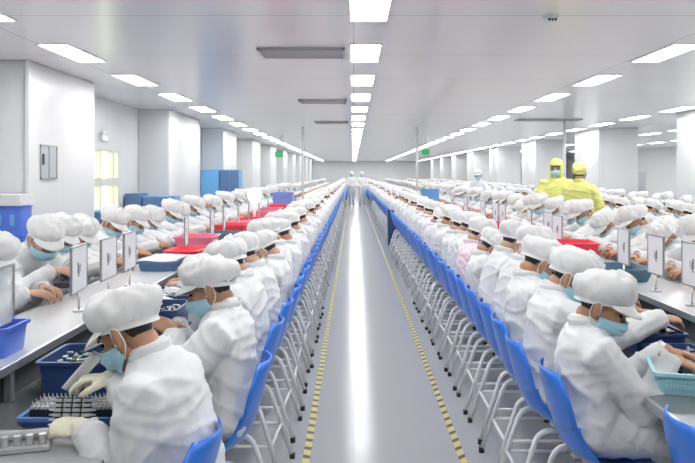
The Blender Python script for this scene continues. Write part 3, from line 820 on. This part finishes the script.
# stacked violet-blue trays far on each shelf
for k in range(3):
    put_bin('crate', 0.40, 0.5, 0.11, 'violet_blue', (-1.40, 14.9, SZ + 0.1105 * k), 0, f'violet blue crate, {["lowest", "middle", "top"][k]} of the far stack on the left raised shelf', 'crate', 'violet crates')
put_bin('crate', 0.42, 0.5, 0.34, 'crate_cabinet_blue', (1.80, 17.4, SZ), 0, 'tall blue crate standing far along the right raised shelf', 'crate')
# right bench, near worker
put_bin('basket', 0.36, 0.26, 0.085, 'basket_cyan', (1.375, 2.93, BZ), R(-16), 'light cyan slotted basket under the hands of the nearest right worker', 'basket', ribs=22)
loose_parts('silver_parts', 0.28, 0.18, 0.012, 0.055, ('connector_silver', 'connector_black'), (1.375, 2.93, BZ), R(-16), 'loose silver parts inside the light cyan slotted basket', 40, 0.013, 9)
put_bin('parts_tray', 0.22, 0.24, 0.075, 'bin_navy', (1.435, 3.26, BZ), 0.0, 'navy tray of purple connectors just beyond the cyan slotted basket', 'tray')
loose_parts('purple_parts', 0.19, 0.20, 0.02, 0.068, ('connector_purple', 'connector_silver'), (1.435, 3.26, BZ), 0, 'purple and silver connectors in the navy tray beyond the basket', 60, 0.014, 11)
put_bin('parts_tray', 0.23, 0.28, 0.11, 'bin_navy', (1.43, 3.56, BZ), 0.0, 'taller navy tray of silver connectors behind the purple connectors', 'tray')
loose_parts('silver_parts', 0.20, 0.24, 0.03, 0.115, ('connector_black', 'connector_silver'), (1.43, 3.56, BZ), 0, 'silver and black connectors heaped in the taller navy tray', 90, 0.018, 12)
put_bin('basket', 0.22, 0.22, 0.075, 'basket_cyan', (1.40, 3.98, BZ), 0.0, 'small pale cyan bowl-like basket past the navy trays', 'basket')
put_bin('parts_tray', 0.24, 0.24, 0.075, 'bin_navy', (1.42, 4.32, BZ), 0.0, 'navy tray beyond the small pale cyan basket on the right bench', 'tray')
put_bin('basket', 0.24, 0.24, 0.09, 'basket_cyan', (1.42, 4.72, BZ), 0.0, 'far cyan basket beside the mask of the nearest right worker', 'basket')
for i, y in enumerate((5.3, 6.0, 6.8)):
    put_bin('parts_tray', 0.24, 0.28, 0.09, 'bin_navy', (1.42, y, BZ), 0.0, f'navy tray farther along the right bench, {ORD[i]} after the far cyan basket', 'tray', 'navy trays along the right bench')

# ------------------------------------------------------------------ instruction stands on the shelves
def stand_parts():
    fr, sheet, pole, base, pr = MB(), MB(), MB(), MB(), MB()
    w, z0, z1 = 0.115, 0.100, 0.336
    for lo, hi in (((-0.006, -w, z0), (0.006, -w + 0.008, z1)), ((-0.006, w - 0.008, z0), (0.006, w, z1)), ((-0.006, -w, z0), (0.006, w, z0 + 0.008)), ((-0.006, -w, z1 - 0.008), (0.006, w, z1))): box(fr, lo, hi, 0.001)
    box(sheet, (-0.003, -w + 0.006, z0 + 0.006), (0.003, w - 0.006, z1 - 0.006))
    tube(pole, [(0, 0, 0.008), (0, 0, z0 + 0.002)], 0.006, 10)
    tube(base, [(0, 0, 0), (0, 0, 0.008)], 0.030, 20)
    for s in (-1, 1):
        x0, x1 = (0.0032, 0.0038) if s > 0 else (-0.0038, -0.0032)
        for a, c, e, f in ((-0.03, 0.195, -0.012, 0.25), (-0.012, 0.188, 0.0, 0.235), (0.012, 0.2, 0.018, 0.24), (-0.024, 0.178, -0.008, 0.19)): box(pr, (x0, a, c), (x1, e, f))
    return fr.mesh('frame', ['frame_metal'], False), sheet.mesh('sheet', ['paper_white'], False), pole.mesh('pole', ['aluminium']), base.mesh('base', ['aluminium'], True, R(40)), pr.mesh('printed_drawing', ['print_grey'], False)
ST = stand_parts()
def put_stand(x, y, rz, label, group, sy=1.0, clear=False):
    o = empty('instruction_stand', (x, y, SZ), rz)
    link('frame', ST[0], o); s = link('sheet', ST[1], o); link('pole', ST[2], o); link('base', ST[3], o); o.scale = (1, sy, 1); link('printed_drawing', ST[4], s)
    if clear:
        s.material_slots[0].link = 'OBJECT'; s.material_slots[0].material = MATS['clear_acrylic']; s.children[0].location.x = 0
        for k in list(s.children): bpy.data.objects.remove(k)
    tag(o, label, 'sign stand', group); return o
LS = [(-1.38, 2.86, 0.0), (-1.40, 3.78, 0.10), (-1.40, 4.24, 0.03), (-1.40, 4.64, 0.05), (-1.42, 6.30, 0.10), (-1.40, 7.35, 0.05), (-1.42, 8.15, 0.08), (-1.40, 9.05, 0.1), (-1.40, 9.95, 0.1), (-1.40, 11.0, 0.1), (-1.40, 12.2, 0.1)]
RS = [(1.80, 3.93, 0.0), (1.80, 4.40, 0.0), (1.80, 4.92, -0.04), (1.80, 6.52, 0.1), (1.86, 7.05, 0.1), (1.80, 7.55, -0.05), (1.80, 8.9, 0.1), (1.80, 9.35, 0.1), (1.80, 10.25, 0.1), (1.80, 11.8, 0.1), (1.80, 13.4, 0.1)]
for L_, side in ((LS, 'left'), (RS, 'right')):
    for i, (x, y, r_) in enumerate(L_):
        put_stand(x, y, r_, ('clear framed panel' if side == 'left' and i == 0 else 'framed instruction sheet') + f' on a pole, {ORD[i]} from the front on the {side} shelf', f'instruction stands on the {side} shelf', 1.3 if side == 'left' and i < 4 else 1.0, side == 'left' and i == 0)

# ------------------------------------------------------------------ wall and ceiling fittings
def vent(x0, x1, y0, y1, label):
    o = empty('ceiling_vent', ((x0 + x1) / 2, (y0 + y1) / 2, CZ)); w, d = (x1 - x0) / 2, (y1 - y0) / 2
    q = MB(); box(q, (-w + 0.02, -d + 0.02, -0.006), (w - 0.02, d - 0.02, -0.001)); link('backing', q.mesh('backing', ['vent_grey'], False), o)
    q = MB()
    for lo, hi in (((-w, -d, -0.03), (w, -d + 0.025, 0)), ((-w, d - 0.025, -0.03), (w, d, 0)), ((-w, -d, -0.03), (-w + 0.025, d, 0)), ((w - 0.025, -d, -0.03), (w, d, 0))): box(q, lo, hi)
    link('frame', q.mesh('frame', ['machine_grey'], False), o)
    q = MB(); n = 6
    for k in range(n):
        y = -d + 0.04 + (2 * d - 0.08) * k / (n - 1); box(q, (-w + 0.025, y, -0.022), (w - 0.025, y + 0.012, -0.008))
    link('slats', q.mesh('slats', ['vent_grey'], False), o)
    tag(o, label, 'vent')
vent(-0.99, -0.085, 7.6, 8.15, 'grey slotted air vent in the ceiling left of the aisle lights, nearest one')
vent(-0.95, -0.12, 12.9, 13.4, 'grey slotted air vent in the ceiling left of the aisle lights, second one')
vent(-0.95, -0.12, 18.2, 18.8, 'grey slotted air vent in the ceiling left of the aisle lights, third one')
vent(3.9, 5.4, 17.4, 17.9, 'grey slotted air vent in the ceiling before the right columns')
# dome cameras
def dome(x, y, label):
    o = empty('security_camera', (x, y, CZ))
    q = MB(); tube(q, [(0, 0, -0.03), (0, 0, 0)], 0.062, 20); link('base', q.mesh('base', ['lamp_white'], True, R(40)), o)
    q = MB(); ball(q, (0, 0, -0.03), (0.052, 0.052, 0.045)); l = link('dome', q.mesh('dome', ['lamp_white']), o)
    q = MB(); 
    for k in (-1, 0, 1): ball(q, (k * 0.025, -0.045, -0.045), 0.011, 8, 6)
    link('lens', q.mesh('lens', ['rubber_black']), l)
    tag(o, label, 'camera')
dome(1.62, 6.05, 'white dome camera with black lenses on the ceiling above the right bench')
dome(-3.55, 14.6, 'small dome camera under the ceiling by the second left column')
# hatch on first left column
o = empty('wall_hatch', (-3.70, 8.98, 1.54))
q = MB()
for lo, hi in (((0, -0.24, 0), (0.02, -0.22, 0.41)), ((0, 0.22, 0), (0.02, 0.24, 0.41)), ((0, -0.24, 0), (0.02, 0.24, 0.018)), ((0, -0.24, 0.392), (0.02, 0.24, 0.41)), ((0, -0.01, 0), (0.02, 0.01, 0.41))): box(q, lo, hi)
link('frame', q.mesh('frame', ['frame_metal'], False), o)
for a, c in ((-0.22, -0.01), (0.01, 0.22)):
    q = MB(); box(q, (0.001, a, 0.018), (0.012, c, 0.392)); l = link('door', q.mesh('door', ['glass_dark'], False), o)
    if a < 0:
        q = MB(); box(q, (0.012, -0.20, 0.17), (0.035, -0.17, 0.30), 0.004); link('handle', q.mesh('handle', ['machine_dark'], False), l)
tag(o, 'small glazed double hatch with metal frame on the first left column', 'hatch')
# emergency light in the recess
o = empty('emergency_wall_lamp', (XL, 12.75, 2.22))
q = MB(); box(q, (0, -0.14, -0.05), (0.06, 0.14, 0.05), 0.012, seg=2); link('housing', q.mesh('housing', ['lamp_white'], False), o)
for s in (-1, 1):
    q = MB(); ball(q, (0.05, s * 0.09, 0.085), 0.045); link('lamp_head', q.mesh('lamp_head', ['lamp_white']), o)
tag(o, 'white twin-head emergency light on the left wall above the window', 'emergency light')
# green exit signs
for x, y, z, lb in ((2.45, 25.0, 2.34, 'green exit sign hanging over the right bench'), (-2.5, 25.0, 2.26, 'green exit sign hanging over the left bench')):
    o = empty('exit_sign', (x, y, z))
    q = MB(); box(q, (-0.13, -0.02, -0.09), (0.13, 0.02, 0.09), 0.006); link('panel', q.mesh('panel', ['exit_green'], False), o)
    for s in (-1, 1):
        q = MB(); tube(q, [(s * 0.09, 0, 0.09), (s * 0.09, 0, CZ - z)], 0.006, 6); link('hanging_rod', q.mesh('hanging_rod', ['pipe_white']), o)
    tag(o, lb, 'exit sign')
# service poles from bench to ceiling
for x, y, z0, lb in ((1.80, 20.8, SZ, 'white service pole rising from the right raised shelf to the ceiling'), (5.03, 17.6, SZ, 'white service pole rising from the second right bench to the ceiling'), (-1.40, 20.6, SZ, 'white service pole rising from the left raised shelf to the ceiling')):
    o = empty('service_pole', (x, y, z0))
    q = MB(); tube(q, [(0, 0, 0), (0, 0, CZ - z0)], 0.035, 12); link('pole', q.mesh('pole', ['pipe_white']), o)
    q = MB(); tube(q, [(0, 0, 0), (0, 0, 0.02)], 0.06, 16); link('flange', q.mesh('flange', ['pipe_white'], True, R(40)), o)
    tag(o, lb, 'pole')

# ------------------------------------------------------------------ blue storage along the left wall
def cabinet(name, lo, hi, mm, label, cat, doors=2, face='y', group=None, mm2=None):
    o = empty(name, ((lo[0] + hi[0]) / 2, (lo[1] + hi[1]) / 2, lo[2])); hx, hy, hz_ = (hi[0] - lo[0]) / 2, (hi[1] - lo[1]) / 2, hi[2] - lo[2]
    q = MB(); box(q, (-hx, -hy, 0), (hx, hy, hz_), 0.006); link('body', q.mesh('body', [mm], False), o)
    for k in range(doors):
        a = -hx + 0.01 + (2 * hx - 0.02) * k / doors; c = -hx + 0.01 + (2 * hx - 0.02) * (k + 1) / doors
        q = MB(); box(q, (a + 0.004, -hy - 0.012, 0.02), (c - 0.004, -hy, hz_ - 0.02), 0.004); d = link('door', q.mesh('door', [mm2 or mm], False), o)
        q = MB(); box(q, (c - 0.05, -hy - 0.03, hz_ * 0.45), (c - 0.03, -hy - 0.012, hz_ * 0.6), 0.003); link('handle', q.mesh('handle', ['paper_white'], False), d)
    tag(o, label, cat, group); return o
# crates at the left edge, under a white board
for i, x in enumerate((-4.08, -3.66, -3.42 + 0.0)):
    pass
for k in range(4):
    for i, x in enumerate((-4.12, -3.78)):
        o = put_bin('crate', 0.33, 0.30, 0.31, 'crate_blue', (x, 8.20, 0.005 + 0.3105 * k), 0, f'blue storage crate at the left wall, {["bottom", "second", "third", "top"][k]} of the {"outer" if i == 0 else "inner"} stack', 'crate', 'blue crates at the left wall', taper=0.97)
        for s in (-0.07, 0.07):
            q = MB(); box(q, (s - 0.025, -0.156, 0.10), (s + 0.025, -0.145, 0.22), 0.004); link('label_plate', q.mesh('label_plate', ['sky_plastic'], False), o)
q = MB(); box(q, (-4.30, 8.03, 1.2515), (-3.61, 8.38, 1.375), 0.006); o = link('lid_board', q.mesh('lid_board', ['wall_panel'], False)); tag(o, 'white covering box lying on top of the blue crates at the left wall', 'board')
cabinet('blue_cabinet', (-4.20, 11.35, 0.0), (-3.58, 11.9, 1.03), 'sky_plastic', 'low blue cabinet below the left window', 'cabinet', 2, mm2='slate_blue')
cabinet('blue_cabinet', (-4.29, 13.9, 0.0), (-3.99, 14.4, 1.23), 'slate_blue', 'slate blue cabinet before the second left column, taller of the pair', 'cabinet', 1)
cabinet('blue_cabinet', (-3.97, 13.95, 0.0), (-3.37, 14.4, 1.18), 'crate_cabinet_blue', 'blue cabinet before the second left column, lower of the pair', 'cabinet', 2, mm2='slate_blue')
cabinet('blue_cabinet', (-4.18, 20.3, 0.0), (-3.68, 20.9, 1.71), 'sky_plastic', 'sky blue cabinet before the third left column, left of the pair', 'cabinet', 1, mm2='sky_plastic')
cabinet('blue_cabinet', (-3.66, 20.3, 0.0), (-3.12, 20.9, 1.72), 'sky_plastic', 'blue cabinet before the third left column, right of the pair', 'cabinet', 2, mm2='slate_blue')
# tall blue bin beside the right row
put_bin('waste_bin', 0.26, 0.34, 0.78, 'bin_navy', (0.90, 16.6, 0.0), 0, 'tall dark blue bin standing in the gap of the right chair row', 'bin', taper=0.9)
# machines in the hall beyond the right columns
for i, (x, y, w, d, h) in enumerate([(8.9, 19.0, 0.9, 0.8, 1.55), (10.2, 19.4, 0.7, 0.8, 1.75), (10.6, 22.5, 1.2, 0.9, 1.6), (12.2, 21.0, 1.0, 0.9, 1.5), (9.4, 25.5, 1.2, 0.9, 1.7)]):
    o = empty('test_machine', (x, y, 0))
    q = MB(); box(q, (-w / 2, -d / 2, 0), (w / 2, d / 2, h * 0.55), 0.01); link('base_cabinet', q.mesh('base_cabinet', ['machine_grey'], False), o)
    q = MB(); box(q, (-w / 2 + 0.05, -d / 2 + 0.05, h * 0.55), (w / 2 - 0.05, d / 2, h), 0.01); link('upper_housing', q.mesh('upper_housing', ['machine_dark' if i % 2 else 'machine_grey'], False), o)
    q = MB(); box(q, (-w / 4, -d / 2 + 0.035, h * 0.62), (w / 4, -d / 2 + 0.05, h * 0.9), 0.003); link('screen', q.mesh('screen', ['glass_dark'], False), o)
    tag(o, f'grey test machine in the hall beyond the right columns, {ORD[i]} from the front', 'machine', 'machines beyond the columns')
# round white lamp on the left shelf
o = empty('work_lamp', (-1.42, 10.65, SZ))
q = MB(); tube(q, [(0, 0, 0), (0, 0, 0.02)], 0.08, 18); link('base', q.mesh('base', ['lamp_white'], True, R(40)), o)
q = MB(); tube(q, [(0, 0, 0.02), (0, 0, 0.30)], 0.022, 10); link('stem', q.mesh('stem', ['lamp_white']), o)
q = MB(); ball(q, (0, 0, 0.39), (0.10, 0.05, 0.115)); link('lamp_shade', q.mesh('lamp_shade', ['lamp_lit']), o)
tag(o, 'round white lamp on a short stem on the left shelf', 'lamp')
# floor carton
q = MB(); box(q, (-0.12, -0.12, 0), (0.12, 0.12, 0.175), 0.004)
o = link('carton', q.mesh('carton', ['carton_grey'], False), None, (-1.40, 4.62, 0)); tag(o, 'grey carton on the floor under the left bench', 'box')

# ------------------------------------------------------------------ people
PI = math.pi
NEAR = {}
# nearest left worker, cream gloves, bent over the connector tray
W1 = make_worker(0, headz=1.10, L=0.47, pitch=36, yaw=-6, gloves=True, seed=3, wl=(0.285, 0.115, 0.815), wr=(0.245, -0.02, 0.935), pole=(-0.9, 0.30, -0.40), dl=(0.95, -0.1, -0.02), dr=(0.95, 0.10, -0.05), nl=(0, 0.5, 1), nr=(0.2, -0.2, 1), curl=0.42, back=0.3, bulk=1.04)
W2 = make_worker(0, headz=1.124, L=0.46, pitch=24, yaw=0, seed=5, wl=(0.225, 0.06, 0.93), wr=(0.24, -0.05, 0.94), dl=(0.7, -0.4, 0.35), dr=(0.7, 0.4, 0.35), curl=0.75, bulk=1.03, back=0.3)
WA = make_worker(0, headz=1.085, L=0.415, pitch=28, yaw=-24, seed=8, wl=(0.36, 0.06, 0.865), wr=(0.325, -0.05, 0.855), pole=(-0.2, 0.2, -0.45), dl=(0.9, -0.25, -0.25), dr=(0.9, 0.05, -0.3), curl=0.45, bulk=1.03, skin='skin_tan', long=True)
SPEC = [dict(headz=1.10, pitch=36, yaw=-10, seed=11, skin='skin_light'), dict(headz=1.12, pitch=42, yaw=10, seed=13), dict(headz=1.145, pitch=34, yaw=20, seed=14, skin='skin_light'), dict(headz=1.08, pitch=48, yaw=-14, seed=17, skin='skin_light', long=True), dict(headz=1.13, pitch=40, yaw=0, seed=19),
        dict(headz=1.05, pitch=54, yaw=16, seed=41, roll=5), dict(headz=1.115, pitch=38, yaw=-24, seed=43, roll=-4), dict(headz=1.10, pitch=46, yaw=30, seed=47, roll=3, skin='skin_light'), dict(headz=1.09, pitch=44, yaw=-32, seed=49)]
for s in SPEC: s['L'] = max(0.415, s['headz'] - 0.645)
GEN0 = [make_worker(0, **s) for s in SPEC]
WB, WC, WD, WE, WF = GEN0[:5]
WP = make_worker(0, headz=1.10, pitch=40, yaw=5, seed=21, coat='coat_pink', skin='skin_light')
GEN1 = [make_worker(1, **s) for s in SPEC]
GEN2 = [make_worker(2, **s) for s in SPEC]

LASTK = [0]
def generic(y, rs, sign):
    k = rs.choice([q for q in range(len(SPEC)) if q != LASTK[0] and SPEC[q]['yaw'] * sign >= 0])
    LASTK[0] = k
    return (GEN0 if y < 11 else GEN1 if y < 20 else GEN2)[k]

def seat_row(ys, x_hip, rz, who, x_chair, chair_rz, special=None, chairs=True, cnear=9.0, sc=1.0, sign=1):
    special = special or {}
    rs = random.Random(int(abs(x_hip) * 1000))
    for i, y in enumerate(ys):
        sp_ = special.get(i, (None, None, None)); sp_ = tuple(sp_) + (0,) * (4 - len(sp_))
        W = sp_[0] or generic(y, rs, sign)
        jx = 0.0 if i in special else rs.uniform(-0.02, 0.02); jy = 0 if i in special else rs.uniform(-0.025, 0.025); jr = R(sp_[3] or 0) if i in special else R(rs.uniform(-6, 6))
        lab = sp_[1]
        if not lab:
            lab = f'white-capped worker, {ORD[i]} from the front in the {who}' if i < 22 else f'small distant white-capped worker, {who}'
        hx = x_hip + jx
        if sp_[2] is not None:
            h = Matrix.Rotation(rz + jr, 3, 'Z') @ W['head']; hx = sp_[2] - h.x * sc; print('hip', lab, round(hx, 3))
        put_worker(W, 0, y + jy, rz + jr, lab, (f'workers in the {who}' if i < 22 else f'distant workers in the {who}'), dx_hip=hx, sc=sc)
        if chairs:
            cl = f'blue plastic chair, {ORD[i]} from the front, of the {who}' if i < 22 else f'small distant blue chair, of the {who}'
            if who == 'row left of the aisle' and i == 0: put_chair(-0.65, 2.30, PI + R(-8), cl, f'chairs of the {who}'); continue
            put_chair(x_chair + (hx - x_hip) * (0.9 if i in special else 0.5), y + jy * 0.5, chair_rz + jr * 0.5, cl, f'chairs of the {who}', y < cnear)

def ys_list(near, step, end, skip=None):
    out = list(near)
    while out[-1] + step < end:
        y = out[-1] + step
        if skip and skip[0] < y < skip[1]: y = skip[1]
        out.append(y)
    return out
# row right of the aisle, facing +x
yr = ys_list([3.04, 3.56, 4.06, 4.58, 5.12, 5.66, 6.20, 6.72, 7.24], 0.56, 33, (16.1, 17.1))
seat_row(yr, 0.965, 0.0, 'row right of the aisle', 1.02, 0.0, special={
    0: (WA, 'nearest worker right of the aisle in blue mask, both hands in the cyan basket', 1.02),
    1: (GEN0[6], 'second worker right of the aisle, beside the nearest one, blue mask showing', 1.05),
    2: (WC, 'third worker right of the aisle, cap tipped forward', 1.03),
    3: (WD, 'fourth worker right of the aisle, head held higher than the neighbours', None),
    6: (WP, 'worker in a pale pink coat in the row right of the aisle', None)}, sign=1)
put_chair(1.27, 2.40, 0.0, 'empty blue chair pushed under the near end of the right bench', 'empty chairs')
# row left of the aisle, facing -x
yl = ys_list([2.36, 3.17, 3.98, 4.62, 5.20, 5.76, 6.30, 6.84], 0.57, 33)
seat_row(yl, -0.55, PI, 'row left of the aisle', -0.615, PI, special={
    0: (W1, 'nearest worker left of the aisle in cream gloves, holding a clear sleeve and connector strip', -0.735, -8),
    1: (W2, 'second worker left of the aisle in blue mask, hands raised before the chin', -0.615)}, sign=-1)
# far side of the left bench, facing +x
ylf = ys_list([4.02, 4.75, 5.45, 5.98, 6.62, 7.25, 8.0], 0.60, 26)
WG = make_worker(0, headz=1.15, L=0.57, pitch=36, yaw=-20, seed=23, skin='skin_light', wl=(0.50, 0.0, 0.985), wr=(0.48, -0.12, 0.975))
WH = make_worker(0, headz=1.10, L=0.52, pitch=34, yaw=-14, seed=25, skin='skin_light')
seat_row(ylf, -2.27, 0.0, 'row behind the left bench', -2.22, 0.0, special={
    0: (WH, 'masked worker cut by the left frame edge, behind the nearest instruction stand', -1.95),
    1: (WG, 'worker bent forward across the left bench, hands over a dark part', -1.92, -20)}, cnear=6, sc=1.05, sign=-1)
# far side of the right bench, facing -x
yrf = ys_list([4.35, 4.95, 5.55, 6.15, 6.75, 7.55, 8.2], 0.60, 26)
seat_row(yrf, 2.67, PI, 'row behind the right bench', 2.62, PI, cnear=5, sc=1.05)
# second right bench
seat_row(ys_list([6.2, 6.8], 0.60, 24), 4.13, 0.0, 'row with backs turned beyond the walkway', 4.19, 0.0, cnear=4)
seat_row(ys_list([7.6, 8.2], 0.60, 24), 5.91, PI, 'row behind the second right bench', 5.835, PI, cnear=4)

# two standing supervisors in yellow suits
YA = make_worker(0, stand=True, headz=1.645, lean0=0, pitch=6, yaw=-12, seed=31, coat='yellow_suit', cap='yellow_suit', hood=True, skin='skin_light', wl=(0.20, 0.16, 0.98), wr=(0.20, -0.16, 0.98), bulk=1.12)
YB = make_worker(0, stand=True, headz=1.60, lean0=0, pitch=10, yaw=12, seed=33, coat='yellow_suit', cap='yellow_suit', wl=(0.18, 0.16, 0.95), wr=(0.18, -0.16, 0.95), bulk=1.12)
put_worker(YA, 3.05, 11.1, R(-100), 'standing person in a yellow hooded suit and blue mask, facing the aisle', 'people in yellow suits', sc=1.075)
put_worker(YB, 3.18, 10.4, R(60), 'standing person in yellow suit and cap seen from behind', 'people in yellow suits', sc=1.03)
# standing workers in white farther off
SW = make_worker(1, stand=True, headz=1.58, lean0=0, pitch=8, yaw=10, seed=35, wl=(0.2, 0.14, 1.0), wr=(0.2, -0.14, 1.0))
for x, y, r_, lb in ((0.44, 36.5, -100, 'standing worker in white far down on the right side of the aisle'),
                     (-0.06, 38.0, -80, 'standing worker in white far down on the left side of the aisle'), (3.3, 19.5, -120, 'standing worker in white far down the right walkway')):
    put_worker(SW, x, y, R(r_), lb, 'standing workers in white')

# everyone farther away
far = MB(); ml = None
tiny = []
for g in GEN2:
    d = decimate(g['MB'], 0.25); tiny.append((d, g['mats']))
ml = []
for d, ms in tiny:
    for q in ms:
        if q not in ml: ml.append(q)
ml.append('chair_blue')
for rx, rz, y0 in ((0.965, 0, 33.6), (-0.55, PI, 33.6), (-2.27, 0, 26.7), (2.67, PI, 26.7), (4.13, 0, 24.7), (5.91, PI, 24.7)):
    y = y0; i = 0
    while y < 58:
        d, ms = tiny[(i * 3 + i // 7) % len(tiny)]
        M = Matrix.Translation((rx, y, 0)) @ Matrix.Rotation(rz, 4, 'Z')
        b0 = len(far.v); far.v.extend(M @ p for p in d.v)
        for f, k in zip(d.f, d.m): far.f.append(tuple(b0 + q for q in f)); far.m.append(ml.index(ms[k]))
        if abs(rx) < 1:
            c = MB(); box(c, (-0.26, -0.2, 0.43), (-0.22, 0.2, 0.80)); far.merge(c, M, mi=len(ml) - 1)
        y += 0.56; i += 1
o = link('crowd', far.mesh('crowd', ml)); tag(o, 'mass of distant white-clad workers filling the far ends of all rows', 'workers', kind='stuff')

q = MB(); box(q, (-0.05, -0.07, -0.02), (0.05, 0.07, 0.02), 0.008, seg=2); tube(q, [(0, -0.05, 0.02), (0, 0.05, 0.03)], 0.014, 8)
o = link('dark_part', q.mesh('dark_part', ['machine_dark'], True, R(35)), None, (-1.755, 4.47, 0.955)); o.rotation_euler = (0.3, 0, 0.4)
tag(o, 'dark moulded part held over the left shelf by the bent-forward worker', 'part')
# things held by the nearest left worker
q = MB()
def sl(u, v): return Vector((-0.08 + 0.16 * u, 0.032 * (2 * v - 1), 0.012 * abs(2 * v - 1) ** 3))
grid(q, sl, 10, 8, thick=0.004)
o = link('plastic_sleeve', q.mesh('plastic_sleeve', ['clear_plastic']), None, (-0.885, 2.45, 0.945)); o.rotation_euler = (R(-25), R(-49), R(0))
tag(o, 'clear white plastic sleeve held aloft in the gloved hand of the nearest left worker', 'sleeve')
q = MB()
for r_ in range(4):
    x = -0.045 + 0.03 * r_
    box(q, (x - 0.009, -0.03, -0.045), (x + 0.009, 0.0, 0.045), 0.002, 0)
    for c in range(6):
        z = -0.038 + 0.015 * c
        box(q, (x - 0.012, -0.036, z - 0.005), (x + 0.012, -0.028, z + 0.005), 0.001, 1); 
for c in range(6):
    z = -0.038 + 0.015 * c
    for s in (-1, 1): tube(q, [(s * 0.055, -0.02, z), (s * 0.075, -0.02, z)], [0.005, 0.002], 6, 1)
o = link('connector_strip', q.mesh('connector_strip', ['connector_black', 'connector_silver'], False), None, (-0.90, 2.395, 0.83)); o.rotation_euler = (R(-15), 0, 0)
tag(o, 'silver and black connector strip held in the lower gloved hand of the nearest left worker', 'connector')

# ------------------------------------------------------------------ camera, world, view
cam = bpy.data.cameras.new('camera'); co = bpy.data.objects.new('camera', cam); COL.objects.link(co)
cam.sensor_width = 36; cam.sensor_fit = 'HORIZONTAL'; cam.lens = 740 / 695 * 36
cam.shift_x = -5.5 / 695; cam.shift_y = -57.5 / 695
cam.clip_start = 0.05; cam.clip_end = 200
co.location = (0, 0, 1.6); co.rotation_euler = (R(90), 0, 0)
SC.camera = co
w = bpy.data.worlds.new('world'); SC.world = w; w.use_nodes = True
w.node_tree.nodes['Background'].inputs[0].default_value = (0.9, 0.95, 1, 1); w.node_tree.nodes['Background'].inputs[1].default_value = 0.5
vs = SC.view_settings; vs.view_transform = 'Standard'; vs.look = 'None'; vs.gamma = 1; vs.exposure = 0.28; vs.use_curve_mapping = False
SC.cycles.max_bounces = 8; SC.cycles.diffuse_bounces = 5; SC.cycles.glossy_bounces = 3; SC.cycles.transmission_bounces = 4
SC.cycles.use_denoising = True
SC.cycles.caustics_reflective = False; SC.cycles.caustics_refractive = False
SC.cycles.sample_clamp_indirect = 6
